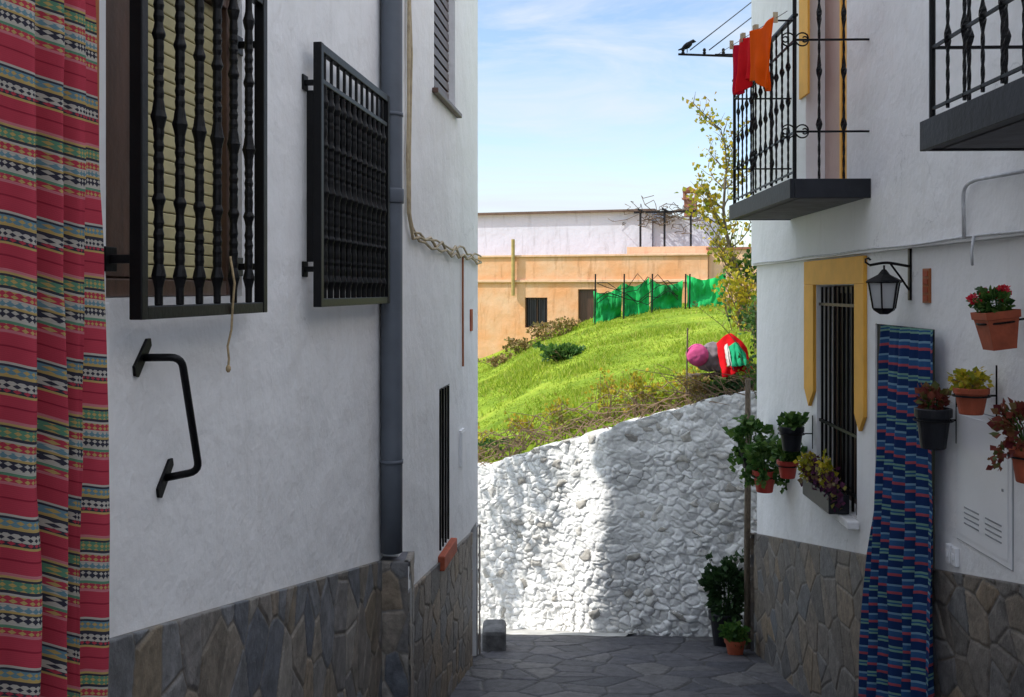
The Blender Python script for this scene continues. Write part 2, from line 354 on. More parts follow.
# ------------------------------------------------------------------ noise and stone reliefs
TAB = np.random.default_rng(3).random((256, 256))
def vn(x, y, s=0):
    x = np.asarray(x, float)+s*17.3; y = np.asarray(y, float)+s*9.7
    xi = np.floor(x).astype(int); yi = np.floor(y).astype(int); fx = x-xi; fy = y-yi
    fx = fx*fx*(3-2*fx); fy = fy*fy*(3-2*fy)
    def T(a, b): return TAB[a & 255, b & 255]
    return (T(xi, yi)*(1-fx)+T(xi+1, yi)*fx)*(1-fy)+(T(xi, yi+1)*(1-fx)+T(xi+1, yi+1)*fx)*fy
def fbm(x, y, s=0, o=4):
    r = 0; a = 0.5; t = 0
    for i in range(o):
        r = r+a*vn(np.asarray(x)*2**i, np.asarray(y)*2**i, s+i); t += a; a *= 0.5
    return r/t-0.5
def relief_data(u0, u1, zb, zt, nu, nv, cu, cz, style, depth, seed, t0=0.03):
    rr = np.random.default_rng(seed)
    U = np.linspace(u0, u1, nu); W = np.linspace(0, 1, nv)
    UU, WW = np.meshgrid(U, W)
    ZB = zb(UU); ZT = zt(UU); Z = ZB+(ZT-ZB)*WW
    zmin, zmax = Z.min(), Z.max()
    wa = 0.15 if style == 'flag' else 1.2
    px = UU/cu + wa*fbm(UU/cu*0.7, Z/cz*0.7, seed, 3); py = Z/cz + wa*fbm(UU/cu*0.7, Z/cz*0.7, seed+20, 3)
    gx = np.arange(math.floor(u0/cu)-2, math.ceil(u1/cu)+3); gy = np.arange(math.floor(zmin/cz)-2, math.ceil(zmax/cz)+3)
    SX = gx[None, :]+0.5*(np.arange(len(gy)) % 2)[:, None]+(rr.random((len(gy), len(gx)))-0.5)*0.95
    SY = gy[:, None]+(rr.random((len(gy), len(gx)))-0.5)*0.95
    keep = rr.random(SX.shape) > 0.22
    CR = rr.random(SX.shape); TX = rr.normal(size=SX.shape); TY = rr.normal(size=SX.shape)
    SX = np.where(keep, SX, 1e6)
    bi = np.floor(px).astype(int)-gx[0]; bj = np.floor(py).astype(int)-gy[0]
    D = []; IDX = []
    for dj in range(-2, 4):
        for di in range(-2, 3):
            j = np.clip(bj+dj, 0, len(gy)-1); i = np.clip(bi+di, 0, len(gx)-1)
            D.append((SX[j, i]-px)**2+(SY[j, i]-py)**2); IDX.append(j*len(gx)+i)
    D = np.stack(D); IDX = np.stack(IDX)
    a = D.argmin(0); d1 = np.take_along_axis(D, a[None], 0)[0]; i1 = np.take_along_axis(IDX, a[None], 0)[0]
    sx = SX.ravel(); sy = SY.ravel()
    e = np.full(d1.shape, 9.0)
    for k in range(D.shape[0]):
        dist = np.sqrt((sx[IDX[k]]-sx[i1])**2+(sy[IDX[k]]-sy[i1])**2)
        val = (D[k]-d1)/(2*np.maximum(dist, 1e-6))
        e = np.where(IDX[k] == i1, e, np.minimum(e, val))
    cell = CR.ravel()[i1]; tx = TX.ravel()[i1]; ty = TY.ravel()[i1]
    lx = px-sx[i1]; ly = py-sy[i1]
    if style == 'flag':
        h = np.clip((e-0.02)/0.035, 0, 1); h = h*h*(3-2*h)
        t = t0+depth*h*(0.75+0.5*cell)+depth*0.10*(tx*lx+ty*ly)*h+0.30*depth*fbm(UU*20, Z*20, seed, 4)
        ed = np.clip(e/0.3, 0, 1)
    else:
        sm = np.clip(fbm(UU*1.9, Z*2.1, seed+60, 3)*3.0+0.52, 0, 1)
        h = np.clip(e/0.42, 0, 1); h = np.sqrt(1-(1-h)**2)
        t = t0+depth*(h*(0.35+0.8*cell)*(1-0.65*sm)+0.42*sm)+depth*0.12*(tx*lx+ty*ly)*h*(1-0.5*sm)+0.8*depth*fbm(UU*8, Z*9, seed, 4)+0.20*depth*fbm(UU*38, Z*42, seed+7, 3)
        ed = np.clip(e/0.3+sm*0.4+0.6*fbm(UU*5, Z*5, seed+3, 2), 0, 1)
    return UU, t, Z, cell, ed
class Relief:
    def __init__(s): s.V = []; s.F = []; s.C = []; s.E = []; s.n = 0
    def patch(s, mp, *a, cap=0.0, extra=None, **k):
        U, T, Z, C, E = relief_data(*a, **k)
        if extra is not None: T = T+extra(U, Z)
        if cap is not None:
            U = np.vstack([U, U[-1:]]); T = np.vstack([T, np.full((1, T.shape[1]), cap)]); Z = np.vstack([Z, Z[-1:]])
            C = np.vstack([C, C[-1:]]); E = np.vstack([E, E[-1:]*0])
        x, y, z = mp(U, T, Z); nv, nu = U.shape
        P = np.stack([x, y, z+0*x], -1).reshape(-1, 3)
        I = np.arange(nv*nu).reshape(nv, nu)
        F = np.stack([I[:-1, :-1], I[:-1, 1:], I[1:, 1:], I[1:, :-1]], -1).reshape(-1, 4)+s.n
        s.V.append(P); s.F.append(F); s.C.append(C.ravel()); s.E.append(E.ravel()); s.n += nv*nu
        return s
    def build(s, name, mat, parent=None, org=(0, 0, 0), **k):
        if parent is not None: org = ORG[parent.name]
        V = np.concatenate(s.V)-np.array(org); F = np.concatenate(s.F)
        me = bpy.data.meshes.new(name)
        me.vertices.add(len(V)); me.vertices.foreach_set('co', V.ravel())
        me.loops.add(F.size); me.loops.foreach_set('vertex_index', F.ravel())
        me.polygons.add(len(F)); me.polygons.foreach_set('loop_start', np.arange(0, F.size, 4))
        me.polygons.foreach_set('use_smooth', [True]*len(F))
        me.update(calc_edges=True)
        for nm, d in (('cell', s.C), ('edge', s.E)):
            at = me.attributes.new(nm, 'FLOAT', 'POINT'); at.data.foreach_set('value', np.concatenate(d).astype(np.float32))
        me.materials.append(mat)
        o = finish_obj(name, me, parent, org)
        for kk, vv in k.items(): o[kk] = vv
        return o

def gz(y):
    return np.interp(y, [-60, -6, 0, 7.0, 8.3, 9.0, 10.3, 12, 500], [-1.2, -1.3, -1.6, -2.78, -3.0, -3.13, -3.50, -3.7, -3.7])

# ------------------------------------------------------------------ ground, street, hill
ys = [-400, -60, -20, -6, -3, 0, 2, 4, 6, 7, 7.6, 8.3, 9, 9.6, 10.3, 12, 20, 60, 200, 900]
xs = [-700, -100, -30, -10, -5, -2, 0, 2, 5, 10, 30, 100, 700]
mb = MB()
vs = [(x, y, float(gz(y))-0.03) for y in ys for x in xs]
n = len(xs)
mb.add(vs, [(j*n+i, j*n+i+1, (j+1)*n+i+1, (j+1)*n+i) for j in range(len(ys)-1) for i in range(n-1)])
build(mb, 'ground', GROUNDM, kind='structure', label='dusty pale ground around the village street')
R = Relief()
def mStreet(u, t, z): return (u, z, gz(z)+t)
R.patch(mStreet, -1.55, 2.45, lambda u: -2.0+0*u, lambda u: 11.3+0*u, 300, 900, 0.25, 0.24, 'flag', 0.010, 5, t0=-0.010, cap=None)
R.build('street', PAVE, kind='structure', label='steep lane paved with grey irregular flagstones')
# added strip along the wall foot, coloured pale to stand for sunlit ground
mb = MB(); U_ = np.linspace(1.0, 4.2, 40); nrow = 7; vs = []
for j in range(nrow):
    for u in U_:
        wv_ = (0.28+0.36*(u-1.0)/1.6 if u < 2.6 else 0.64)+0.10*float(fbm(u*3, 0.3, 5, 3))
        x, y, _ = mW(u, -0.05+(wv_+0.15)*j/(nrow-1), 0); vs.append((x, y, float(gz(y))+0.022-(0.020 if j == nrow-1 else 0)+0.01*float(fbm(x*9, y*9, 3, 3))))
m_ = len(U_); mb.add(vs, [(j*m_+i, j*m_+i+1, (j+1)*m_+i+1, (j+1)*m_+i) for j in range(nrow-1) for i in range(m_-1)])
build(mb, 'path', SUNSTRIP, smooth=True, kind='structure', label='added ground strip at the foot of the wall, sunlight painted as pale colour')

def ywall(x): return np.clip(9+(2.1-x)*0.577, 8.45, 12.5)
def hill(x, y):
    x = np.asarray(x, float); y = np.asarray(y, float); yw = ywall(x)
    w = np.clip((y-yw)/(25-yw), 0, 1)
    Nn = np.interp(x*yw/y, [-2.7, -0.33, 0.28, 0.885, 1.49, 2.1, 3.2], [-2.3, -1.86, -1.55, -1.36, -1.16, -0.96, -0.85])
    Ff = np.interp(x*25/y, [-6, -0.8, 0.7, 2.2, 3.7, 5.25, 9], [-2.6, -1.87, -1.2, -0.72, -0.45, -0.33, 0.1])
    return (1-w)*Nn+w*Ff+0.20*fbm(x*0.7, y*0.7, 4, 3)*np.minimum(1, np.maximum(0, y-yw)/1.5)
X1 = np.concatenate([np.linspace(-40, -5, 14), np.linspace(-4.6, 8, 120), np.linspace(9, 45, 12)])
D1 = np.concatenate([[0, 0.02], np.linspace(0.1, 17, 130), np.linspace(18, 70, 16)])
XX, DD = np.meshgrid(X1, D1); YY = ywall(XX)+0.34+DD; ZZ = hill(XX, YY); ZZ[0, :] = -4.2
P = np.stack([XX, YY, ZZ], -1).reshape(-1, 3)
I = np.arange(P.shape[0]).reshape(XX.shape)
F = np.stack([I[:-1, :-1], I[:-1, 1:], I[1:, 1:], I[1:, :-1]], -1).reshape(-1, 4)
mb = MB(); mb.add(P.tolist(), F.tolist())
build(mb, 'hill', HILLM, smooth=True, kind='structure', label='sloping terrace covered in bright green grass')
n = 90000
yy = 9.0*np.exp(rng.random(n)*math.log(26/9.0)); xx = (rng.random(n)*0.34-0.07)*yy
xx = np.clip(xx, -3, 8); ok = yy > ywall(xx)+0.36; xx = xx[ok]; yy = yy[ok]
dens = fbm(xx*0.9, yy*0.9, 9, 3); ok = rng.random(len(xx)) < 0.55+dens*2.2; xx = xx[ok]; yy = yy[ok]
zz = hill(xx, yy); n = len(xx)
hgt = (0.02+0.05*rng.random(n))*(1+1.1*np.clip(fbm(xx*1.3, yy*1.3, 12, 3)*3, -0.5, 1)); wd = 0.004+0.0006*yy
an = rng.random(n)*6.28; lean = rng.normal(size=(n, 2))*0.5
a = np.stack([xx-np.cos(an)*wd, yy-np.sin(an)*wd, zz-0.01], 1); b = np.stack([xx+np.cos(an)*wd, yy+np.sin(an)*wd, zz-0.01], 1)
c = np.stack([xx+lean[:, 0]*hgt, yy+lean[:, 1]*hgt, zz+hgt], 1)
V = np.stack([a, b, c], 1).reshape(-1, 3)
mb = MB(); mb.add(V.tolist(), [(3*i, 3*i+1, 3*i+2) for i in range(n)])
build(mb, 'grass', GRASSM, kind='stuff', label='bright green grass covering the terrace', recalc=False)

# ------------------------------------------------------------------ rubble wall
wt = lambda u: np.interp(u, [-1.4, 0, 0.7, 1.4, 2.1, 2.8, 5.6], [-0.78, -0.91, -1.12, -1.36, -1.58, -1.84, -2.3])+0.13*fbm(u*7, u*0, 31, 5)
R = Relief()
R.patch(mW, -1.3, 5.6, lambda u: -4.0+0*u, wt, 1000, 420, 0.076, 0.060, 'rubble', 0.046, 11, t0=-0.05, cap=-0.5,
        extra=lambda U, Z: np.maximum(-0.05, 0.16*fbm(U*0.9, Z*0.35, 41, 2)+0.11*fbm(U*2.2, Z*1.7, 44, 3)+0.16*np.exp(-((U-1.35+0.1*(Z+2.3))/0.27)**2)+0.08*np.clip(-(Z+1.9), 0, 2)))
R.build('rubble_wall', RUBBLE, label='whitewashed rubble stone retaining wall below the grass', category='stone wall')

# ------------------------------------------------------------------ walls with openings
def wall_panel(mb, u0, u1, z0, z1, holes, depth, t=0.0, D=5.0):
    us = sorted(set([u0, u1]+[h[0] for h in holes]+[h[1] for h in holes]))
    zs = sorted(set([z0, z1]+[h[2] for h in holes]+[h[3] for h in holes]))
    for i in range(len(us)-1):
        for j in range(len(zs)-1):
            uc = (us[i]+us[i+1])/2; zc = (zs[j]+zs[j+1])/2
            if any(h[0] < uc < h[1] and h[2] < zc < h[3] for h in holes): continue
            mb.add([(us[i], t, zs[j]), (us[i+1], t, zs[j]), (us[i+1], t, zs[j+1]), (us[i], t, zs[j+1])], [(0, 1, 2, 3)])
    for a, b, c, d in holes:
        vs = [(a, t, c), (b, t, c), (b, t, d), (a, t, d), (a, t-depth, c), (b, t-depth, c), (b, t-depth, d), (a, t-depth, d)]
        mb.add(vs, [(0, 1, 5, 4), (1, 2, 6, 5), (2, 3, 7, 6), (3, 0, 4, 7)])
    vs = [(u0, t, z0), (u1, t, z0), (u1, t, z1), (u0, t, z1), (u0, t-depth, z0), (u1, t-depth, z0), (u1, t-depth, z1), (u0, t-depth, z1)]
    mb.add(vs, [(0, 1, 5, 4), (1, 2, 6, 5), (2, 3, 7, 6), (3, 0, 4, 7)])
    mb.box(u0, u1, t-D, t-depth, z0, z1)

def turned_bar(mb, u, t, z0, z1, r=0.009, k=1.75):
    H = z1-z0; prof = []
    N = 64
    for i in range(N+1):
        f = i/N; rr = r
        for c, w, a in ((0.08, 0.02, 1.0), (0.5, 0.022, 1.25), (0.92, 0.02, 1.0), (0.28, 0.014, 0.9), (0.72, 0.014, 0.9)):
            rr += r*(k-1)*a*math.exp(-((f-c)/w)**2)
        if 0.12 < f < 0.25 or 0.31 < f < 0.47 or 0.53 < f < 0.69 or 0.75 < f < 0.88:
            rr += r*0.3*abs(math.sin(f*H*95))
        prof.append((rr, z0+H*f))
    mb.lathe(prof, (u, t, 0), 8)
def twisted_bar(mb, p0, p1, r=0.008, knots=(0.3, 0.7)):
    P0 = Vector(p0); P1 = Vector(p1); N = 60
    path = [P0.lerp(P1, i/N) for i in range(N+1)]
    R_ = []
    for i in range(N+1):
        f = i/N; rr = r
        for c in knots: rr += r*1.3*math.exp(-((f-c)/0.028)**2)
        R_.append(rr)
    mb.tube(path, R_, 4, twist=0.45)

def curtain(name, mat, mp, u0, u1, z0, z1, folds, amp, t0, seed, nu=260, nv=220, sway=None, cvt=0.15, **k):
    U, W = np.meshgrid(np.linspace(0, 1, nu), np.linspace(0, 1, nv)); Z = z1+(z0-z1)*W
    ph = 2*math.pi*folds*U+2.2*fbm(U*folds*0.6, W*1.0, seed, 3)*3+1.0*W
    a = amp*(0.5+0.75*np.clip(W*1.6, 0, 1)*0.8)*(0.7+1.2*vn(U*folds*0.7, W*1.5, seed+3))
    T = t0+a*np.sin(ph)+0.25*a*np.sin(2.3*ph+1)+0.02*fbm(U*9, W*9, seed+8, 3)
    UU = u0+(u1-u0)*U
    UU = UU+0.25*a*np.cos(ph)
    Tf = T-t0
    if sway: du, dt = sway(U, W); UU = UU+du; T = T+dt
    x, y, z = mp(UU, T, Z); P = np.stack([x, y, z], -1).reshape(-1, 3)
    I = np.arange(nu*nv).reshape(nv, nu); F = np.stack([I[:-1, :-1], I[:-1, 1:], I[1:, 1:], I[1:, :-1]], -1).reshape(-1, 4)
    org = P[0].tolist(); P = P-P[0]
    me = bpy.data.meshes.new(name); me.from_pydata(P.tolist(), [], F.tolist())
    me.polygons.foreach_set('use_smooth', [True]*len(F))
    cu = me.attributes.new('cu', 'FLOAT', 'POINT'); cu.data.foreach_set('value', (U*(u1-u0)*1.5).ravel().astype(np.float32))
    cv = me.attributes.new('cv', 'FLOAT', 'POINT'); cv.data.foreach_set('value', (Z+10+cvt*Tf+0.02*fbm(U*5, W*4, seed+1, 3)).ravel().astype(np.float32))
    me.materials.append(mat)
    o = finish_obj(name, me, None, org)
    for kk, vv in k.items(): o[kk] = vv
    return o

# ------------------------------------------------------------------ left house
H1 = thing('white_house', 'white plastered house with black window grilles and slate plinth', 'house', mL(3.0, 0, float(gz(3))))
mb = MB(); wall_panel(mb, -4, 5.25, -4.0, 4.6, [(2.48, 3.35, -0.02, 0.98), (4.18, 5.0, 0.0, 0.88), (1.1, 2.2, -2.3, 0.9)], 0.2)
build(mb, 'wall', WHITE, mL, H1)
pt1 = lambda u: np.interp(u, [-4, 2.5, 5.2, 6], [0.3, -0.87, -1.405, -1.56])
R = Relief(); R.patch(mL, 2.385, 5.16, lambda u: gz(u)-0.15, pt1, 460, 230, 0.115, 0.20, 'flag', 0.006, 3, t0=0.018, cap=0.0)
def mP1(u, t, z): return (u, 5.16-t, z)
R.patch(mP1, -0.70, -0.535, lambda u: -2.9+0*u, lambda u: -1.40+0*u, 30, 160, 0.11, 0.16, 'flag', 0.006, 8, t0=0.005, cap=-0.02)
def mP2(u, t, z): return (-0.535+t, u, z)
R.patch(mP2, 5.15, 5.36, lambda u: -2.95+0*u, lambda u: -1.40+0*u, 30, 160, 0.11, 0.16, 'flag', 0.006, 9, t0=0.005, cap=-0.02)
R.build('stone_plinth', SLATE, H1)
mb = MB(); mb.box(-0.72, -0.528, 5.152, 5.37, -1.425, -1.403); build(mb, 'plinth_cap', UNDER, None, H1, bevel=0.004)
mb = MB()
for a in ((2.483, 2.53), (3.30, 3.347)): mb.box(a[0], a[1], -0.10, -0.03, -0.018, 0.978)
mb.box(2.53, 3.30, -0.099, -0.031, -0.018, 0.03); mb.box(2.53, 3.30, -0.099, -0.031, 0.93, 0.978)
wf = build(mb, 'window', WOOD, mL, H1, bevel=0.004)
mb = MB(); z = 0.035
while z < 0.93:
    mb.prism([(2.76, z), (3.295, z), (3.295, z+0.036), (2.76, z+0.036)], -0.082, -0.068); z += 0.039
build(mb, 'roller_blind', BLIND, mL, wf, bevel=0.004)
mb = MB(); mb.box(2.53, 2.72, -0.09, -0.055, 0.035, 0.93); mb.box(2.53, 3.30, -0.16, -0.14, 0.0, 0.95); build(mb, 'shutter', WOOD, mL, wf, bevel=0.003)
def grille(parent, u0, u1, z0, z1, n, T, double=False, r=0.010):
    w = 0.017; mb = MB()
    mb.box(u0, u0+2*w, T-w, T+w, z0, z1); mb.box(u1-2*w, u1, T-w, T+w, z0, z1)
    mb.box(u0+2*w, u1-2*w, T-w+.002, T+w-.002, z0, z0+2*w); mb.box(u0+2*w, u1-2*w, T-w+.002, T+w-.002, z1-2*w, z1)
    zz1 = z1-2*w
    if double:
        zz1 = z1-0.16; mb.box(u0+2*w, u1-2*w, T-0.012, T+0.012, zz1, zz1+0.022)
        m2 = 12
        for i in range(1, m2):
            u = u0+(u1-u0)*i/m2; mb.tube([(u, T, zz1+0.02), (u, T, z1-2*w)], 0.008, 6)
    for i in range(1, n+1):
        u = u0+(u1-u0)*i/(n+1); turned_bar(mb, u, T, z0+2*w, zz1, r)
    for zz in (z0+0.14, z1-0.17):
        for u in (u0+w, u1-w): mb.box(u-0.010, u+0.010, -0.01, T-w, zz, zz+0.022); mb.box(u-0.03, u+0.03, 0.0, 0.008, zz-0.02, zz+0.042)
    if double:
        for u in (u0+w, u1-w): mb.box(u-0.006, u+0.006, 0.012, T-w, z0+0.18, z1-0.19)
    build(mb, 'window_grille', IRON, mL, parent, bevel=0.003)
grille(wf, 2.475, 3.33, -0.074, 0.97, 6, 0.08, r=0.0115)
mb = MB(); mb.box(4.185, 4.235, -0.12, -0.05, 0.002, 0.878); mb.box(4.945, 4.995, -0.12, -0.05, 0.002, 0.878); mb.box(4.235, 4.945, -0.119, -0.051, 0.002, 0.05)
mb.box(4.235, 4.945, -0.119, -0.051, 0.83, 0.878); mb.box(4.565, 4.615, -0.118, -0.052, 0.05, 0.83)
w2 = build(mb, 'window', WOOD, mL, H1, bevel=0.004)
mb = MB(); mb.box(4.235, 4.945, -0.095, -0.085, 0.05, 0.83); build(mb, 'glass', GLASS, mL, w2)
grille(w2, 3.97, 5.10, -0.068, 0.985, 12, 0.06, True, r=0.0125)
mb = MB(); mb.box(1.1, 2.2, -0.14, -0.10, -2.2, 0.89); build(mb, 'door', WOOD, mL, H1)
mb = MB(); mb.box(2.29, 2.382, 0.0, 0.04, -2.3, 1.2); build(mb, 'door_frame', TRIM, mL, H1, bevel=0.005)
mb = MB(); mb.box(2.3825, 2.475, 0.0, 0.014, -0.86, -0.03); build(mb, 'door_jamb', WHITE, mL, H1, bevel=0.004)
mb = MB()
mb.tube([(5.20, 0.062, z) for z in np.linspace(-1.36, 4.5, 12)], 0.056, 20)
for zz in (0.45, 3.2): mb.lathe([(0.062, zz), (0.064, zz+0.005), (0.064, zz+0.07), (0.062, zz+0.075)], (5.20, 0.062, 0), 20)
for zz in (-0.9, 0.9): mb.lathe([(0.060, zz), (0.060, zz+0.02)], (5.20, 0.062, 0), 20)
build(mb, 'drainpipe', PIPE, mL, H1, smooth=False)
for p in bpy.data.objects['drainpipe'].data.polygons: p.use_smooth = len(p.vertices) == 4
mb = MB(); mb.box(-4.2, 5.3, -5.2, 0.2, 4.6, 4.7); build(mb, 'roof', TERRA, mL, H1)

curtain('door_curtain', CURT1, mL, 1.42, 2.262, -1.93, 0.95, 8, 0.024, 0.09, 2, 460, 360, cvt=0.30,
        sway=lambda U, W: (-0.010*W*W*U+0.012*np.sin(5*W+1)*U, 0.008*np.sin(3*W)), label='red striped woven curtain hanging over a doorway', category='curtain')
mb = MB(); mb.tube([(1.3, 0.085, 0.96), (2.24, 0.085, 0.96)], 0.01, 8)
build(mb, 'curtain_rod', WOOD, mL, org=mL(1.4, 0.085, 0.96), label='wooden rod carrying the red striped curtain', category='curtain rod')

GH = thing('grab_handle', 'black iron grab handle bolted to the white wall', 'handle', mL(2.74, 0, -0.35))
def rounded(pts, r=0.03, n=5):
    out = [Vector(pts[0])]
    for i in range(1, len(pts)-1):
        p = Vector(pts[i]); a = (Vector(pts[i-1])-p).normalized()*r; b = (Vector(pts[i+1])-p).normalized()*r
        for k in range(n+1):
            t = k/n; out.append((p+a)*(1-t)**2+p*2*t*(1-t)+(p+b)*t*t)
    out.append(Vector(pts[-1])); return out
mb = MB(); mb.tube(rounded([(2.66, 0.0, -0.18), (2.69, 0.098, -0.18), (2.80, 0.098, -0.505), (2.79, 0.0, -0.525)]), 0.0105, 12)
build(mb, 'bar', IRON, mL, GH, smooth=True)
for uu, zz, nm in ((2.66, -0.18, 'mounting_plate'), (2.79, -0.525, 'mounting_plate')):
    mb = MB(); V0 = [(-0.045, -0.045), (-0.025, -0.05), (0.045, 0.03), (0.04, 0.05), (0.02, 0.05), (-0.05, -0.02)]
    mb.prism([(uu+a, zz+b) for a, b in V0], 0.0, 0.008)
    build(mb, nm, IRON, mL, GH, bevel=0.002)
mb = MB(); pts = [(3.0, 0.105, 0.10), (3.02, 0.11, 0.02), (3.03, 0.10, -0.05), (3.045, 0.09, -0.12), (3.04, 0.08, -0.17), (3.05, 0.08, -0.21), (3.045, 0.08, -0.235)]
mb.tube(pts, 0.0035, 6); mb.lathe([(0.004, -0.25), (0.008, -0.243), (0.008, -0.235), (0.004, -0.228)], (3.045, 0.08, 0), 8)
build(mb, 'rope', ROPE, mL, org=mL(3.0, 0.14, 0.1), smooth=True, label='beige rope dangling from the window grille', category='rope')

# ------------------------------------------------------------------ second left house
H2 = thing('white_house', 'narrow white house with brown window and slate plinth', 'house', mL2(6.8, 0, float(gz(6.8))))
mb = MB(); wall_panel(mb, 5.262, 8.2, -4.2, 4.55, [(6.27, 7.07, 1.26, 2.6), (6.45, 6.84, -1.70, -0.64), (7.80, 8.12, -3.2, -1.88)], 0.16)
build(mb, 'wall', WHITE, mL2, H2)
R = Relief()
pt2 = lambda u: np.interp(u, [5, 5.3, 8.2], [-1.60, -1.63, -1.93])
R.patch(mL2, 5.34, 7.79, lambda u: gz(u)-0.2, pt2, 280, 130, 0.16, 0.15, 'flag', 0.006, 13, t0=0.012, cap=0.0)
R.patch(mL2, 8.12, 8.24, lambda u: gz(u)-0.2, pt2, 20, 120, 0.16, 0.15, 'flag', 0.006, 14, t0=0.012, cap=0.0)
R.build('stone_plinth', SLATE_R, H2)
def small_window(parent, mp, u0, u1, z0, z1, fm, depth=-0.10, bars=True):
    e = 0.003; w = 0.05; mb = MB()
    mb.box(u0+e, u0+w, depth, depth+0.05, z0+e, z1-e); mb.box(u1-w, u1-e, depth, depth+0.05, z0+e, z1-e)
    mb.box(u0+w, u1-w, depth+.001, depth+0.049, z0+e, z0+w); mb.box(u0+w, u1-w, depth+.001, depth+0.049, z1-w, z1-e)
    um = (u0+u1)/2; mb.box(um-0.02, um+0.02, depth+.002, depth+0.048, z0+w, z1-w)
    W = build(mb, 'window', fm, mp, parent, bevel=0.004)
    mb = MB(); mb.box(u0+w, u1-w, depth+0.01, depth+0.02, z0+w, z1-w); build(mb, 'glass', GLASS, mp, W)
    return W
W = small_window(H2, mL2, 6.27, 7.07, 1.26, 2.6, WOOD)
mb = MB(); zz = 1.32
while zz < 2.5: mb.box(6.33, 7.01, -0.045, -0.035, zz, zz+0.05); zz += 0.07
build(mb, 'shutter', WOOD, mL2, W)
mb = MB(); mb.box(6.2, 7.14, 0.0, 0.04, 1.225, 1.257); build(mb, 'sill', WOOD, mL2, W, bevel=0.006)
W = small_window(H2, mL2, 6.45, 6.84, -1.70, -0.64, IRON)
mb = MB()
for i in range(4): mb.tube([(6.49+0.1*i, 0.0, -1.69), (6.49+0.1*i, 0.0, -0.65)], 0.008, 6)
build(mb, 'window_grille', IRON, mL2, W)
mb = MB(); mb.box(6.40, 6.89, 0.0, 0.045, -1.80, -1.705); build(mb, 'sill', TERRA, mL2, W, bevel=0.006)
mb = MB(); mb.box(7.803, 8.117, -0.13, -0.08, -3.15, -1.883); build(mb, 'door', DARK, mL2, H2, bevel=0.004)
mb = MB(); mb.box(5.31, 8.32, -5.2, 0.15, 4.55, 4.65); build(mb, 'roof', TERRA, mL2, H2)
mb = MB(); mb.box(7.24, 7.40, 0.0, 0.018, -1.28, -1.02); mb.box(7.255, 7.385, 0.018, 0.022, -1.265, -1.035)
build(mb, 'meter_box', METALW, mL2, org=mL2(7.3, 0, -1.3), bevel=0.004, label='small white meter box on the house wall', category='meter box')
mb = MB(); mb.box(7.76, 7.85, 0.0, 0.012, -0.32, -0.15)
build(mb, 'house_plaque', TERRA, mL2, org=mL2(7.8, 0, -0.2), bevel=0.003, label='small brown ceramic plaque high on the wall', category='plaque')
for k in range(3):
    mb = MB(); rr = np.random.default_rng(50+k); pts = [(5.42+0.015*k, 0.02, 4.4)]
    for z in np.linspace(4.2, 0.42, 14): pts.append((5.42+0.02*k+rr.normal()*0.008, 0.018+0.008*rr.random(), z))
    for i, u in enumerate(np.linspace(5.5, 8.19, 16)): pts.append((u, 0.02+0.01*rr.random(), 0.30-0.03*(u-5.5)+rr.normal()*0.016+0.012*k+(-0.05*math.sin((u-5.5)*1.6) if k == 1 else 0)))
    mb.tube(pts, 0.009-0.001*k, 6)
    build(mb, 'wall_cable', CABLE, mL2, org=mL2(5.42, 0.02, 4), smooth=True, label='beige cable sagging along the white wall', category='cable', group='cables along the house wall')
mb = MB(); mb.tube([(7.33, 0.014, 0.26), (7.33, 0.014, -0.1), (7.34, 0.014, -0.56)], 0.008, 6)
build(mb, 'conduit', TRIM, mL2, org=mL2(7.33, 0.014, -0.5), label='thin orange conduit running down the wall', category='conduit')

mb = MB(); mb.box(-0.25, -0.05, 8.32, 8.66, -3.25, -2.84)
build(mb, 'stone_block', simple('rough_stone', (0.12, 0.12, 0.12), 0.85, 0.45, 12, 0.9, 30), org=(-0.12, 8.45, -3.1), bevel=0.035, label='dark blocky stone step against the house corner', category='stone step')

# ------------------------------------------------------------------ right house
H3 = thing('white_house', 'white house with balconies, ochre window surround and stone plinth', 'house', mR(5.5, 0, float(gz(5.5))))
mb = MB(); wall_panel(mb, -4, 8.3, -4.2, 0.2, [(4.56, 5.37, -2.5, -0.18), (5.68, 6.5, -1.30, 0.03)], 0.22)
wall_panel(mb, -4, 8.3, 0.201, 3.3, [(5.72, 6.6, 0.60, 2.7)], 0.2, t=0.045)
build(mb, 'wall', WHITE, mR, H3)
ptR = lambda u: np.interp(u, [-4, 3.7, 4.65, 5.62, 8.3], [0.4, -1.09, -1.29, -1.48, -2.02])
R = Relief()
R.patch(mR, 5.375, 8.33, lambda u: gz(u)-0.15, ptR, 360, 160, 0.19, 0.17, 'flag', 0.006, 23, t0=0.016, cap=0.0)
R.patch(mR, 2.6, 4.555, lambda u: gz(u)-0.15, ptR, 230, 160, 0.14, 0.12, 'flag', 0.007, 24, t0=0.016, cap=0.0)
def mRe(u, t, z): return (u, 8.33+t, z)
R.patch(mRe, 1.985, 5.0, lambda u: -3.3+0*u, lambda u: -2.02+0*u, 200, 80, 0.19, 0.15, 'flag', 0.014, 25, t0=-0.02, cap=-0.06)
R.build('stone_plinth', SLATE_R, H3)
mb = MB(); mb.box(4.563, 5.367, -0.20, -0.15, -2.5, -0.183); mb.box(5.31, 5.368, -0.149, -0.01, -2.5, -0.183); mb.box(4.563, 5.31, -0.149, -0.01, -0.235, -0.184)
build(mb, 'door', DARK, mR, H3)
W = small_window(H3, mR, 5.68, 6.5, -1.30, 0.03, WOOD, -0.16)
mb = MB()
for i in range(9): mb.tube([(5.73+0.09*i, -0.02, -1.29), (5.73+0.09*i, -0.02, 0.02)], 0.008, 8)
for zz in (-1.2, -0.85, -0.1): mb.box(5.683, 6.497, -0.028, -0.012, zz, zz+0.018)
build(mb, 'window_grille', IRON, mR, W)
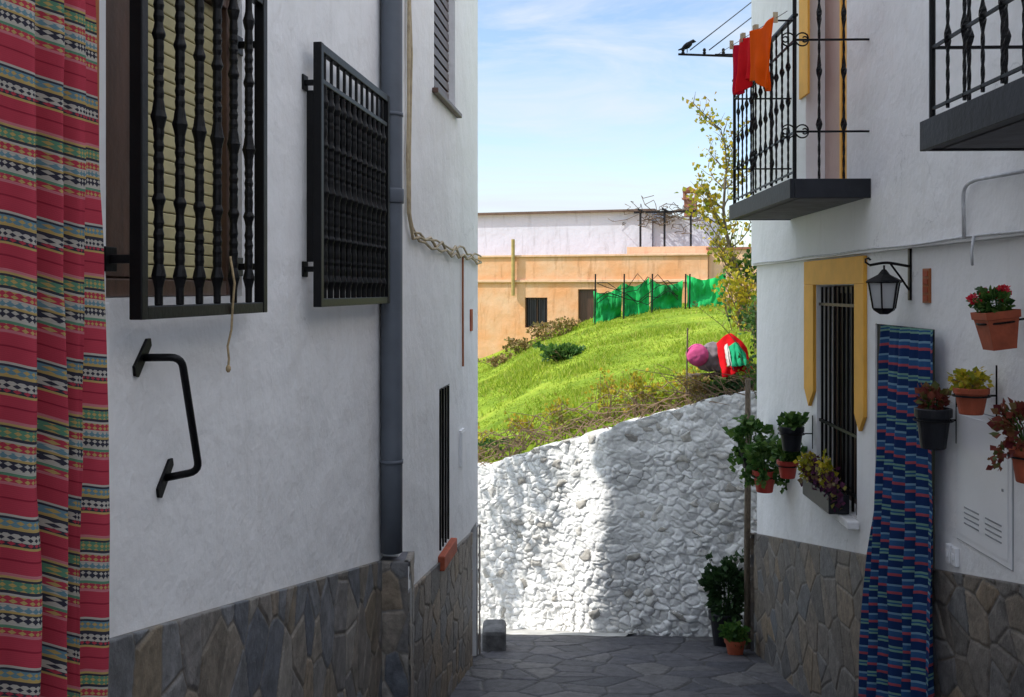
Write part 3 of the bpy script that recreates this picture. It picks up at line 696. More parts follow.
mb = MB()
mb.box(5.5, 6.74, 0.0, 0.022, 0.034, 0.19)
mb.prism([(5.5, 0.0335), (5.665, 0.0335), (5.665, -0.70), (5.583, -0.79), (5.5, -0.70)], 0.0, 0.022)
mb.prism([(6.515, 0.0335), (6.74, 0.0335), (6.74, -0.66), (6.63, -0.77), (6.515, -0.66)], 0.0, 0.022)
build(mb, 'window_surround', YELLOW, mR, W, bevel=0.003)
mb = MB(); mb.box(5.62, 6.56, 0.0, 0.07, -1.35, -1.303); build(mb, 'sill', WHITE, mR, W, bevel=0.008)
mb = MB(); mb.box(-4.2, 8.45, -5.2, 0.2, 3.3, 3.4); build(mb, 'roof', TERRA, mR, H3)
mb = MB(); mb.box(5.723, 6.597, -0.12, -0.08, 0.603, 2.69); bd = build(mb, 'balcony_door', PINK_IN, mR, H3)
mb = MB(); mb.box(5.723, 5.80, -0.075, 0.03, 0.603, 2.69); mb.box(6.50, 6.72, 0.046, 0.06, 1.28, 2.9); mb.box(6.14, 6.18, -0.08, -0.05, 0.62, 2.68)
build(mb, 'frame', YELLOW, mR, bd)
def balcony(u0, u1, tout):
    mb = MB(); mb.box(u0, u1, 0.046, tout, 0.495, 0.510); mb.mi = 1
    mb.box(u0+0.012, u1-0.012, 0.046, tout-0.012, 0.510, 0.585)
    mb.box(u0+0.05, u1-0.05, 0.06, tout-0.05, 0.490, 0.4949)
    mb.mi = 0
    mb.box(u0-0.012, u1+0.012, tout-0.0115, tout+0.012, 0.488, 0.592); mb.box(u0-0.012, u0+0.0115, 0.046, tout-0.012, 0.4885, 0.5915); mb.box(u1-0.0115, u1+0.012, 0.046, tout-0.012, 0.4885, 0.5915)
    B = build(mb, 'balcony', [SLAB, UNDER], mR, H3, bevel=0.003)
    mb = MB(); T = tout-0.02; z0 = 0.592; z1 = 1.46
    n = int((u1-u0)/0.135)
    for i in range(n+1):
        u = u0+0.02+(u1-u0-0.04)*i/n
        if i in (0, n): mb.tube([(u, T, z0), (u, T, z1+0.45*(i == 0))], 0.011, 8)
        else: twisted_bar(mb, (u, T, z0+0.02), (u, T, z1), 0.0065, (0.28, 0.5, 0.72))
    for zz in (z0+0.035, 0.84, 1.33): mb.box(u0+0.02, u1-0.02, T-0.005, T+0.005, zz, zz+0.010)
    mb.box(u0, u1, T-0.014, T+0.014, z1, z1+0.012)
    for ue in (u0+0.02, u1-0.02):
        for zz in (0.84, 1.33): mb.box(ue-0.006, ue+0.006, 0.03, T, zz+0.001, zz+0.011)
        for j in (1, 2):
            t = 0.045+(T-0.045)*(0.34 if j == 1 else 0.67)
            twisted_bar(mb, (ue, t, z0), (ue, t, z1+0.3), 0.0075, (0.25, 0.5, 0.75))
    for zz in (0.84, 1.33):
        for dr in (-1, 1):
            for dz in (-1, 1):
                pts = []
                for a in np.linspace(0, 5.2, 18):
                    r = 0.045*(1-a/6.6); pts.append((u0+0.008, T+dr*(0.045-r*math.cos(a)), zz+0.006+dz*r*math.sin(a)))
                mb.tube(pts, 0.0042, 6)
    build(mb, 'railing', IRON, mR, B)
    return B
balcony(5.31, 7.0, 0.46)
balcony(1.6, 3.5, 0.45)

# lantern
LN = thing('wall_lantern', 'black iron lantern hanging from a scrolled wall bracket', 'lantern', mR(4.85, 0, 0.08))
mb = MB(); mb.box(4.84, 4.862, 0.0, 0.012, -0.05, 0.21)
mb.tube(rounded([(4.85, 0.01, 0.115), (4.85, 0.12, 0.135), (4.85, 0.20, 0.12)], 0.03), 0.007, 8)
mb.tube([(4.85, 0.01, 0.0), (4.85, 0.05, 0.06), (4.85, 0.10, 0.128)], 0.005, 8)
mb.tube([(4.85, 0.20, 0.122), (4.85, 0.22, 0.135), (4.85, 0.22, 0.15), (4.85, 0.205, 0.155), (4.85, 0.195, 0.145)], 0.005, 6)
mb.tube([(4.85, 0.13, 0.12), (4.85, 0.13, 0.095)], 0.005, 6)
build(mb, 'bracket', IRON, mR, LN)
lo = mR(4.85, 0.13, 0.0)
mb = MB()
mb.lathe([(0.010, 0.10), (0.018, 0.09), (0.03, 0.075), (0.082, 0.048), (0.090, 0.040), (0.085, 0.034)], lo, 6)
mb.lathe([(0.020, -0.118), (0.03, -0.112), (0.052, -0.098), (0.056, -0.088)], lo, 6)
for j in range(6):
    a = 2*math.pi*j/6
    mb.tube([(lo[0]+0.076*math.cos(a), lo[1]+0.076*math.sin(a), 0.036), (lo[0]+0.054*math.cos(a), lo[1]+0.054*math.sin(a), -0.09)], 0.0045, 4)
build(mb, 'lantern_cage', IRON, None, LN)
mb = MB(); mb.lathe([(0.050, -0.087), (0.071, 0.033)], lo, 6); build(mb, 'lantern_glass', LAMPG, None, LN)
mb = MB(); mb.box(4.60, 4.68, 0.0, 0.01, -0.06, 0.10); mb.mi = 1
for k in range(4): mb.box(4.612, 4.668, 0.01, 0.014, -0.05+0.038*k, -0.05+0.038*k+0.026)
build(mb, 'house_plaque', [TRIM, TERRA], mR, org=mR(4.64, 0, 0), label='narrow terracotta ceramic plaque beside the lantern', category='plaque')
mb = MB(); mb.mi = 1; mb.box(3.80, 4.31, 0.0, 0.003, -1.07, -0.50); mb.mi = 0; mb.box(3.804, 4.306, 0.003, 0.006, -1.066, -0.504)
mb.box(3.83, 4.28, 0.0065, 0.009, -1.04, -0.53)
mb.mi = 1
for k in range(4):
    mb.box(3.88, 4.02, 0.0091, 0.011, -0.985+0.022*k, -0.985+0.022*k+0.006); mb.box(4.08, 4.22, 0.0091, 0.011, -0.985+0.022*k, -0.985+0.022*k+0.006)
mb.lathe([(0.008, 0), (0.008, 0.01)], (3.87, 0.006, -0.78), 10)
build(mb, 'utility_cabinet', [METALW, SEAM], mR, org=mR(4.0, 0, -1), label='white flush utility cabinet with louvred vents', category='cabinet')
for uu in (4.37, 4.31):
    mb = MB(); mb.box(uu-0.02, uu+0.02, 0.0, 0.02, -1.19, -1.11); mb.box(uu-0.01, uu+0.01, 0.02, 0.026, -1.165, -1.135)
    build(mb, 'doorbell', METALW, mR, org=mR(uu, 0, -1.1), bevel=0.003, label='small white doorbell switch beside the doorway', category='doorbell', group='doorbell switches')
mb = MB(); mb.tube([(u, 0.052, 0.215+0.004*math.sin(u*5)) for u in np.linspace(3.0, 8.2, 24)], 0.005, 6)
mb.tube([(4.02, 0.055, 0.22), (4.02, 0.065, 0.15), (4.0, 0.07, 0.10), (4.03, 0.06, 0.13)], 0.006, 6)
build(mb, 'wall_cable', CABLEG, mR, org=mR(5, 0.05, 0.2), smooth=True, label='grey cable running along the ledge', category='cable', group='cables along the house wall')
mb = MB(); mb.tube(rounded([(4.10, 0.06, 0.21), (4.10, 0.065, 0.42), (4.0, 0.065, 0.44), (3.4, 0.065, 0.42)], 0.05), 0.008, 8)
build(mb, 'wall_cable', CABLEG, mR, org=mR(4, 0.05, 0.3), smooth=True, label='grey conduit bending beneath the balcony', category='cable', group='cables along the house wall')
curtain('door_curtain', CURT2, mR, 4.415, 5.13, -2.36, -0.178, 6, 0.024, 0.052, 6, 300, 300, cvt=0.05,
        sway=lambda U, W: (0.13*U*W**0.8, 0.04*W**1.2*(0.2+U)), label='blue plaid curtain hanging in the doorway', category='curtain')

# ------------------------------------------------------------------ laundry
def lz(u): return 1.43+(u-5.25)*0.125
mb = MB(); L0 = mR(5.32, 0.56, lz(5.32)); mb.tube([mR(u, 0.56, lz(u)) for u in np.linspace(5.0, 6.97, 12)], 0.002, 5)
for p in (5.33, 6.96): a = mR(p, 0.43, lz(p)); b = mR(p, 0.58, lz(p)); mb.tube([a, b], 0.005, 6)
build(mb, 'clothes_line', IRON, None, org=L0, label='thin clothes line strung outside the balcony railing', category='clothes line')
def towel(u0, u1, h, mat, seed, lab, t_=0.565):
    nu, nv = 26, 40; U, Wv = np.meshgrid(np.linspace(0, 1, nu), np.linspace(0, 1, nv))
    UU = u0+(u1-u0)*U+0.05*(u1-u0)*Wv*np.sin(seed); ZT = lz(u0+(u1-u0)*U)
    Z = ZT-0.015*np.sin(U*math.pi)**2*(1-Wv)-h*Wv*(1+0.14*np.sin(U*4+seed))
    T = t_+0.026*Wv*np.sin(U*11+seed)+0.008*np.sin(U*8)+0.05*Wv*fbm(U*3, Wv*2, seed, 2)
    x, y, z = mR(UU, T, Z); P = np.stack([x, y, z], -1).reshape(-1, 3); I = np.arange(nu*nv).reshape(nv, nu)
    F = np.stack([I[:-1, :-1], I[:-1, 1:], I[1:, 1:], I[1:, :-1]], -1).reshape(-1, 4)
    mb = MB(); mb.add(P.tolist(), F.tolist())
    t = thing('hanging_cloth', lab, 'laundry', P[0].tolist(), 'laundry pegged on the clothes line')
    o = build(mb, 'cloth', mat, None, t, smooth=True)
    s = o.modifiers.new('s', 'SOLIDIFY'); s.thickness = 0.003
    for uu in (u0+0.03, u1-0.03):
        mb = MB(); mb.box(uu-0.005, uu+0.005, 0.553, 0.577, lz(uu)-0.025, lz(uu)+0.03); build(mb, 'clothes_peg', CABLE, mR, t)
towel(5.20, 5.76, 0.33, CLOTH_O, 1, 'bright orange cloth pegged on the clothes line', 0.58)
towel(5.66, 6.12, 0.31, CLOTH_R, 3, 'red cloth pegged beside the orange one')
towel(6.02, 6.46, 0.29, CLOTH_D, 5, 'dark red cloth pegged at the line end', 0.545)

# ------------------------------------------------------------------ plants
def cluster(c, r, n, seed, flat=1.0, hang=0.0, hollow=0.3):
    rr = np.random.default_rng(seed); d = rr.normal(size=(n, 3)); d /= np.linalg.norm(d, axis=1)[:, None]
    q = (hollow+(1-hollow)*rr.random(n))[:, None]**0.6
    q = q*(0.75+0.5*fbm(d[:, 0]*2.5+seed, d[:, 2]*2.5+d[:, 1], seed, 2)[:, None]*2)
    P = d*q*np.array([r[0], r[1], r[2]*flat])
    P[:, 2] = np.where(P[:, 2] < 0, P[:, 2]*(1+hang), P[:, 2])
    return P+np.array(c)
def potted(name, lab, u, t, zb, r, h, pm, lm, leafsize, nl, spread, rise, seed, mp=mR, flower=0, ring=True, hang=0.3, stemn=12, cat='potted plant', square=False, trail=0.0):
    o = mp(u, t, zb) if mp else (u, t, zb)
    o = tuple(float(x) for x in o)
    T = thing(name, lab, cat, o, None)
    mb = MB()
    if square:
        mb.lathe([(r*0.98, 0), (r*1.0, 0.01), (r*1.30, h*0.8), (r*1.42, h*0.8), (r*1.45, h), (r*1.3, h), (r*1.2, h*0.85)], o, 4, math.pi/4)
    else:
        mb.lathe([(r*0.66, 0), (r*0.70, 0.005), (r*0.92, h*0.78), (r*1.03, h*0.78), (r*1.05, h*0.98), (r*1.0, h), (r*0.9, h), (r*0.86, h*0.85)], o, 24)
    p = build(mb, 'pot', pm, None, T, bevel=0.002)
    mb = MB(); mb.lathe([(r*0.84, h*0.84), (r*0.8, h*0.9)], o, 16); build(mb, 'soil', SOIL, None, T)
    C = (o[0], o[1], o[2]+h+rise*0.45)
    mb = MB(); rr = np.random.default_rng(seed+5); tips = []
    for i in range(stemn):
        a = rr.random()*6.28; q = spread*(0.3+0.6*rr.random()); z = rise*(0.3+0.8*rr.random())
        tip = (o[0]+q*math.cos(a), o[1]+q*math.sin(a), o[2]+h+z); tips.append(tip)
        mb.tube([(o[0]+0.2*r*math.cos(a), o[1]+0.2*r*math.sin(a), o[2]+h*0.85), (o[0]+0.5*q*math.cos(a), o[1]+0.5*q*math.sin(a), o[2]+h+z*0.6), tip], 0.003, 5)
    build(mb, 'stems', TWIG if lm in (DRYLEAF, YELLEAF) else GREENLEAF, None, T)
    mb = MB(); mb.leaves(cluster(C, (spread, spread, rise*0.6), nl, seed, 1, hang), leafsize, seed)
    for tp in tips: mb.leaves(cluster(tp, (leafsize, leafsize, leafsize), 6, seed+int(tp[0]*999) % 97), leafsize, seed+1)
    if trail > 0:
        for k in range(8):
            a = rr.random()*6.28; L = trail*(0.4+0.6*rr.random()); p0 = (o[0]+r*1.1*math.cos(a), o[1]+r*1.1*math.sin(a), o[2]+h)
            Q = [(p0[0]+0.35*spread*math.cos(a)*math.sqrt(j/9)+0.01*rr.normal(), p0[1]+0.35*spread*math.sin(a)*math.sqrt(j/9)+0.01*rr.normal(), p0[2]-L*j/9) for j in range(10) for _ in range(2)]
            mb.leaves(Q, leafsize*0.8, seed+k, -0.5)
    build(mb, 'foliage', lm, None, T, recalc=False)
    if flower:
        mb = MB()
        for i in range(flower):
            tp = tips[i % len(tips)]; tp = (tp[0], tp[1], tp[2]+0.02)
            mb.leaves(cluster(tp, (0.02, 0.02, 0.016), 26, seed+i), 0.018, seed+i, 0.6)
        build(mb, 'flowers', REDFLOWER, None, T, recalc=False)
    if ring and mp:
        mb = MB(); pts = [(o[0]+r*1.06*math.cos(a), o[1]+r*1.06*math.sin(a), o[2]+h*0.7) for a in np.linspace(0, 2*math.pi, 25)]
        mb.tube(pts, 0.004, 6, cap=False)
        w = mp(u, 0.0, zb+h*0.7); mb.tube([w, (o[0]+r*0.9, o[1], o[2]+h*0.7)], 0.004, 6)
        w2 = mp(u, 0.0, zb+h*0.7+0.12); mb.tube([(w2[0], w2[1], w2[2]), w, (w[0], w[1], w[2]-0.1)], 0.005, 6)
        build(mb, 'pot_holder', IRON, None, T)
    return T
GP = potted('flower_pot', 'square terracotta planter with red geraniums on the wall', 3.65, 0.12, -0.215, 0.062, 0.14, TERRA, GREENLEAF, 0.028, 170, 0.07, 0.075, 101, flower=6, square=True)
GP.rotation_euler = (0, math.radians(-7), 0)
potted('flower_pot', 'round terracotta pot with yellow green leaves', 3.94, 0.10, -0.49, 0.065, 0.105, TERRA, YELLEAF, 0.024, 150, 0.075, 0.07, 102)
potted('flower_pot', 'tall black pot with dark red foliage', 4.32, 0.10, -0.685, 0.075, 0.175, BLACKPOT, REDLEAF, 0.032, 120, 0.065, 0.08, 103)
potted('flower_pot', 'terracotta pot with trailing reddish leaves on the wall', 3.53, 0.07, -0.68, 0.065, 0.13, TERRA, REDLEAF, 0.032, 320, 0.13, 0.15, 104, hang=0.6, trail=0.12)
potted('flower_pot', 'red pot with trailing green plant by the corner', 7.30, 0.16, -1.475, 0.085, 0.16, REDPOT, GREENLEAF, 0.05, 240, 0.14, 0.20, 105, hang=0.5, trail=0.14)
potted('flower_pot', 'small red pot with green plant on the wall', 6.78, 0.12, -1.275, 0.07, 0.12, REDPOT, GREENLEAF, 0.045, 130, 0.09, 0.12, 106)
potted('flower_pot', 'black pot with spiky green plant near the window', 6.60, 0.14, -1.06, 0.08, 0.16, BLACKPOT, GREENLEAF, 0.040, 90, 0.08, 0.05, 107)
potted('flower_pot', 'hanging pot with bushy green leaves at the house corner', 7.75, 0.17, -1.38, 0.08, 0.15, BLACKPOT, GREENLEAF, 0.055, 260, 0.16, 0.22, 108, hang=0.6, trail=0.16)
potted('flower_pot', 'large black pot with dark green shrub on the street', 1.83, 8.62, -3.07, 0.13, 0.30, BLACKPOT, DARKLEAF, 0.045, 1300, 0.22, 0.44, 109, mp=None, ring=False, stemn=20)
potted('flower_pot', 'small terracotta pot with low green plant on the ground', 1.83, 8.20, -3.0, 0.085, 0.14, TERRA, GREENLEAF, 0.045, 220, 0.12, 0.12, 110, mp=None, ring=False)
T = thing('window_box', 'dark planter with purple and yellow foliage on the window sill', 'planter', mR(6.05, 0.08, -1.3))
mb = MB(); mb.box(5.78, 6.36, 0.01, 0.13, -1.298, -1.19); build(mb, 'planter', BLACKPOT, mR, T, bevel=0.006)
mb = MB(); pts = []
for k in range(7): pts.append(cluster(mR(5.78+0.1*k, 0.09, -1.17+0.03*(k % 3)), (0.07, 0.08, 0.09), 60, 200+k, 1, 0.4))
mb.leaves(np.concatenate(pts), 0.035, 3); build(mb, 'foliage', PURPLEAF, None, T, recalc=False)
mb = MB(); mb.leaves(cluster(mR(6.3, 0.1, -1.12), (0.09, 0.09, 0.12), 150, 230), 0.035, 5); mb.leaves(cluster(mR(5.95, 0.1, -1.08), (0.06, 0.06, 0.10), 60, 231), 0.035, 6); build(mb, 'foliage', YELLEAF, None, T, recalc=False)
mb = MB(); mb.tube([(1.985, 8.42, -3.1), (1.98, 8.42, -2.2), (1.99, 8.43, -1.4), (1.985, 8.42, -0.75)], [0.03, 0.027, 0.027, 0.022], 10)
build(mb, 'wooden_post', BARK, org=(1.98, 8.42, -3.1), smooth=True, label='weathered wooden post at the house corner', category='post')

def shrub(name, lab, o, r, n, ls, lm, seed, group=None, twigs=14, twigr=0.004, hollow=0.2):
    o = tuple(float(q) for q in o)
    T = thing(name, lab, 'shrub', o, group); rr = np.random.default_rng(seed)
    mb = MB(); tips = []
    for i in range(twigs):
        d = Vector((rr.normal()*r[0]*0.6, rr.normal()*r[1]*0.6, r[2]*(0.7+1.1*rr.random())))
        p0 = Vector(o)+Vector((rr.normal()*0.3*r[0], rr.normal()*0.3*r[1], -0.03)); mid = p0+d*0.5+Vector((rr.normal()*0.04, rr.normal()*0.04, 0.02)); tip = p0+d
        mb.tube([p0, mid, tip], [twigr, twigr*0.8, twigr*0.4], 5); tips.append(tip)
        for k in range(2):
            q = mid+Vector((rr.normal()*0.3*r[0], rr.normal()*0.3*r[1], r[2]*(0.2+0.5*rr.random()))); mb.tube([mid, q], [twigr*0.6, twigr*0.3], 4); tips.append(q)
    build(mb, 'branches', TWIG, None, T)
    P = [cluster((o[0], o[1], o[2]+r[2]*0.8), r, n//2, seed, 1, 0, hollow)]
    for i, tp in enumerate(tips): P.append(cluster(tuple(tp), (r[0]*0.22, r[1]*0.22, r[2]*0.2), max(3, n//(2*len(tips))), seed+i))
    P = np.concatenate(P)
    mb = MB(); mb.leaves(P, ls, seed, 0.3); build(mb, 'foliage', lm, None, T, recalc=False)
    return T
gname = 'shrubs growing along the top of the stone wall'
specs = [(0.10, LIMELEAF, (0.26, 0.15, 0.16), 260), (0.40, GREENLEAF, (0.28, 0.15, 0.13), 260), (0.65, YELLEAF, (0.16, 0.15, 0.22), 240), (0.85, LIMELEAF, (0.24, 0.15, 0.12), 220), (1.05, YELLEAF, (0.18, 0.15, 0.18), 200), (1.25, YELLEAF, (0.15, 0.15, 0.28), 280),
         (1.52, YELLEAF, (0.14, 0.15, 0.30), 280), (1.85, LIMELEAF, (0.24, 0.15, 0.12), 160), (2.1, YELLEAF, (0.14, 0.15, 0.22), 180), (2.5, YELLEAF, (0.13, 0.15, 0.20), 140), (2.75, GREENLEAF, (0.26, 0.15, 0.08), 180), (3.1, YELLEAF, (0.18, 0.15, 0.22), 180), (-0.25, GREENLEAF, (0.25, 0.2, 0.3), 500)]
for i, (u, lm, r, n) in enumerate(specs):
    x, y, _ = mW(u, -0.40, 0); nm = {LIMELEAF.name: 'bright yellow green shrub on the wall top', YELLEAF.name: 'shrub with yellow autumn leaves above the wall', GREENLEAF.name: 'low green shrub on top of the rubble wall'}[lm.name]
    shrub('shrub', nm, (x, y, hill(x, y)), r, n, 0.036, lm, 300+i, gname)
mb = MB(); rr = np.random.default_rng(77)
for i in range(230):
    u = rr.random()**1.2*3.7-0.1; x, y, _ = mW(u, -0.10-0.38*rr.random(), 0); z = float(hill(x, y))
    L = 0.14+0.40*rr.random(); lx = rr.normal()*0.7; ly = rr.normal()*0.3-0.15
    p = Vector((x, y, z-0.03)); q = p+Vector((lx*L, ly*L, L*(0.1+0.7*rr.random()))); m_ = (p+q)/2+Vector((0.05*rr.normal(), 0, 0.05))
    mb.tube([p, m_, q], [0.006, 0.0045, 0.002], 5)
for k in range(7):
    pts = []
    for u in np.linspace(-0.2, 3.6, 30):
        x, y, _ = mW(u, -0.10-0.04*k, 0); pts.append((x, y, float(hill(x, y))+0.03+0.035*k+rr.normal()*0.045))
    mb.tube(pts, 0.005, 5)
build(mb, 'brushwood_fence', TWIG, org=(1, 9.9, -1.3), label='tangled brushwood fence of dry sticks edging the terrace', category='fence')
for i, (x, y, r, lm, n, nm) in enumerate([(0.9, 17.5, (0.42, 0.35, 0.15), GREENLEAF, 900, 'green bush on the grassy slope'), (0.15, 23.6, (0.4, 0.3, 0.2), DRYLEAF, 400, 'reddish brown bush below the orange house'),
        (0.75, 24.6, (0.4, 0.4, 0.28), DRYLEAF, 300, 'brown bush below the orange house'), (1.3, 24.6, (0.35, 0.4, 0.25), DRYLEAF, 250, 'dry bush beside the orange house wall'), (-0.3, 22.5, (0.3, 0.4, 0.15), DRYLEAF, 200, 'small brown bush at the terrace edge')]):
    shrub('shrub', nm, (x, y, hill(x, y)), r, n, 0.075, lm, 400+i, 'bushes on the grassy slope', 12, 0.008)
for i, (x, y, z, r, n) in enumerate([(2.24, 8.85, -1.0, (0.14, 0.14, 0.25), 260), (2.26, 8.9, -0.55, (0.15, 0.15, 0.28), 300), (2.35, 9.4, -0.55, (0.25, 0.2, 0.3), 380)]):
    shrub('climbing_shrub', 'leafy green climber at the corner of the house', (x, y, z), r, n, 0.045, GREENLEAF, 450+i, 'climbers at the house corner')

# ------------------------------------------------------------------ trees
def tree(name, lab, base, top, seed, sc=1.0, lo=2, thin=0.75, ls=0.056, lm=None):
    T = thing(name, lab, 'tree', base); rr = np.random.default_rng(seed)
    mb = MB(); B = Vector(base); Tp = Vector(top); tips = []
    def branch(p, d, L, r, lvl):
        pts = [p]; n = 6; q = p.copy(); dd = d.normalized()
        for i in range(n):
            dd = (dd+Vector((rr.normal()*0.13, rr.normal()*0.13, rr.normal()*0.10+0.05))).normalized(); q = q+dd*L/n; pts.append(q.copy())
        mb.tube(pts, [r*(1-0.75*i/n) for i in range(n+1)], 6)
        if lvl < 1:
            for i in range(1, n+1):
                a = rr.random()*6.28; dv = (dd*0.8+Vector((math.cos(a), math.sin(a), 0.3))*0.9)
                branch(pts[i], dv, L*(0.32+0.25*rr.random()), r*0.5, lvl+1)
        for i in range(2, n+1): tips.append((pts[i], lvl))
    pts = [B.lerp(Tp, i/10)+Vector((0.05*math.sin(i*0.9), 0.04*math.cos(i), 0)) for i in range(11)]
    mb.tube(pts, [0.036*sc*(1-0.085*i) for i in range(11)], 8)
    for i in range(lo, 11):
        for k in range(3 if i < 8 else 2):
            a = rr.random()*6.28
            branch(pts[i], Vector((math.cos(a)*0.85-0.08, math.sin(a)*0.6, 0.65)), sc*(0.32+0.45*rr.random())*(1.15-0.05*i), 0.010*sc, 0)
    build(mb, 'trunk', BARK, None, T, smooth=True)
    P = []
    for p, l in tips:
        f = (p.z-B.z)/(Tp.z-B.z)
        if rr.random() < (0.85-0.45*f)*thin:
            m = int(rr.integers(1, 5)); P.append(np.array(p)+rr.normal(size=(m, 3))*0.045*sc)
    P = np.concatenate(P); mb = MB(); mb.leaves(P, ls, seed, -0.2)
    build(mb, 'crown', lm or TREELEAF, None, T, recalc=False)
tree('young_tree', 'slender young tree with sparse yellow green leaves', (2.74, 12.0, -0.45), (2.48, 12.0, 1.92), 12, thin=0.9)
tree('young_tree', 'unseen small tree added to dapple the rubble wall with shade', (-3.3, 9.75, -3.45), (-3.3, 9.8, 1.7), 15, sc=1.5, lo=6, thin=0.6, ls=0.10, lm=GREENLEAF)  # added out of view so its crown casts broken shade on the wall
shrub('shrub', 'dense yellow green bush at the foot of the young tree', (2.72, 11.6, -0.45), (0.28, 0.25, 0.4), 600, 0.05, YELLEAF, 480, 'bushes on the grassy slope', 20, 0.006)
shrub('shrub', 'bushy green undergrowth beside the young tree', (3.0, 12.3, -0.3), (0.4, 0.3, 0.45), 700, 0.06, GREENLEAF, 481, 'bushes on the grassy slope', 20, 0.006)

# ------------------------------------------------------------------ bundles on the terrace
mb = MB(); mb.blob((1.765, 9.52, -0.62), (0.11, 0.10, 0.11), 3, 0.04, 28, wr=0.05)
build(mb, 'cloth_bundle', CLOTH_P, org=(1.765, 9.52, -0.7), smooth=True, label='round bright pink cloth bundle on the terrace edge', category='bundle')
mb = MB(); mb.blob((1.95, 9.58, -0.64), (0.20, 0.12, 0.16), 8, 0.10, 30, wr=0.14)
build(mb, 'sack', CLOTH_G, org=(1.93, 9.58, -0.75), smooth=True, label='crumpled grey sack beside the pink bundle', category='sack')
def drape(name, lab, mat, c, w, h, seed, lean=0.35):
    nu, nv = 50, 50; U, V_ = np.meshgrid(np.linspace(-0.5, 0.5, nu), np.linspace(0, 1, nv))
    top = -0.30*h*(2*np.abs(U))**1.6-0.10*h*U
    X = c[0]+w*U*(1+0.15*V_)+0.10*w*V_+0.015*fbm(U*4, V_*4, seed, 2)
    Y = c[1]+0.10*(1-V_)-lean*h*V_+0.018*np.sin(U*20+V_*3+seed)*V_+0.05*fbm(U*3, V_*3, seed+1, 2)
    Z = c[2]+top-h*(1-0.25*np.abs(U))*V_**1.15+0.02*fbm(U*4, V_*3, seed+2, 2)-0.05*h*np.sin(U*9+seed)*V_
    P = np.stack([X, Y, Z], -1).reshape(-1, 3); I = np.arange(nu*nv).reshape(nv, nu)
    F = np.stack([I[:-1, :-1], I[:-1, 1:], I[1:, 1:], I[1:, :-1]], -1).reshape(-1, 4)
    mb = MB(); mb.add(P.tolist(), F.tolist()); o = build(mb, name, mat, None, org=c, smooth=True, label=lab, category='cloth')
    s = o.modifiers.new('s', 'SOLIDIFY'); s.thickness = 0.005
drape('draped_cloth', 'broad red cloth draped over the terrace edge', CLOTH_R, (2.09, 9.44, -0.42), 0.28, 0.36, 4)
drape('draped_cloth', 'green cloth draped over the red one', CLOTH_GR, (2.11, 9.34, -0.50), 0.15, 0.20, 9)
drape('draped_cloth', 'small pale cloth between the red and green ones', cloth('pale_cloth', (0.6, 0.58, 0.55), 0.1), (2.03, 9.35, -0.50), 0.05, 0.20, 2)
mb = MB()
for a, b in (((1.66, 9.5, -1.0), (1.665, 9.48, -0.36)), ((1.7, 9.55, -0.81), (2.3, 9.5, -0.79)), ((1.9, 9.5, -1.0), (2.0, 9.6, -0.6)), ((2.2, 9.5, -1.0), (2.12, 9.6, -0.6))):
    mb.tube([a, ((a[0]+b[0])/2, (a[1]+b[1])/2+0.01, (a[2]+b[2])/2+0.01), b], 0.008, 7)
mb.box(1.70, 2.25, 9.48, 9.7, -0.83, -0.805)
build(mb, 'wooden_rack', BARK, org=(1.95, 9.5, -1.0), label='rough wooden rack carrying the bundles', category='rack')
for i, (x, y, lm, n) in enumerate(((1.78, 9.40, DRYLEAF, 220), (1.98, 9.32, GREENLEAF, 260), (2.16, 9.24, DARKLEAF, 260))):
    shrub('shrub', 'low shrub nestled below the cloth bundles', (x, y, -0.98), (0.15, 0.08, 0.10), n, 0.036, lm, 520+i, gname)

# ------------------------------------------------------------------ far houses
ca, sa = math.cos(-0.30), math.sin(-0.30)
def mF(u, t, z): return (-0.9+u*ca+t*sa*1.0, 27.0+u*sa-t*ca, z)
H4 = thing('orange_house', 'orange farmhouse with white upper storey behind the grass', 'house', mF(2.0, 0, -1.5))
mb = MB(); wall_panel(mb, -6, 6.1, -3.0, 0.87, [(1.30, 1.92, -1.0, -0.20), (2.75, 3.25, -2.0, 0.02)], 0.2, 0, 5)
build(mb, 'wall', ORANGE, mF, H4)
mb = MB(); mb.box(-6.1, 6.15, 0.0, 0.06, 0.20, 0.27); mb.box(-6.1, 6.15, -0.2, 0.05, 0.872, 0.93); build(mb, 'cornice', PALEORANGE, mF, H4, bevel=0.01)
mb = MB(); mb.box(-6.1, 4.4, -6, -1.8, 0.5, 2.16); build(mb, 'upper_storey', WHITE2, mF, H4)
mb = MB(); mb.box(-6.2, 4.5, -6.1, -1.65, 2.162, 2.22); build(mb, 'roof', simple('roof_edge', (0.13, 0.085, 0.065), 0.8), mF, H4)
W = small_window(H4, mF, 1.30, 1.92, -1.0, -0.20, WOOD, -0.15)
mb = MB()
for i in range(5): mb.tube([(1.36+0.125*i, -0.03, -0.99), (1.36+0.125*i, -0.03, -0.21)], 0.012, 6)
build(mb, 'window_grille', IRON, mF, W)
mb = MB(); mb.box(2.753, 3.247, -0.15, -0.1, -2.0, 0.018); build(mb, 'door', WOOD, mF, H4)
mb = MB(); mb.tube([(1.0, 0.09, 1.35), (1.0, 0.09, 0.9), (1.0, 0.09, -0.15)], 0.05, 10); build(mb, 'drainpipe', simple('yellow_pipe', (0.42, 0.30, 0.10), 0.6), mF, H4)
H5 = thing('pale_orange_house', 'low pale orange house with stepped parapet and white upper wall', 'house', mF(7, 0, -1.0))
mb = MB(); wall_panel(mb, 6.11, 12, -3.0, 1.02, [], 0.2, -0.15, 5); mb.box(4.0, 6.10, -1.2, -0.25, 0.5, 1.12); build(mb, 'wall', PALEORANGE, mF, H5)
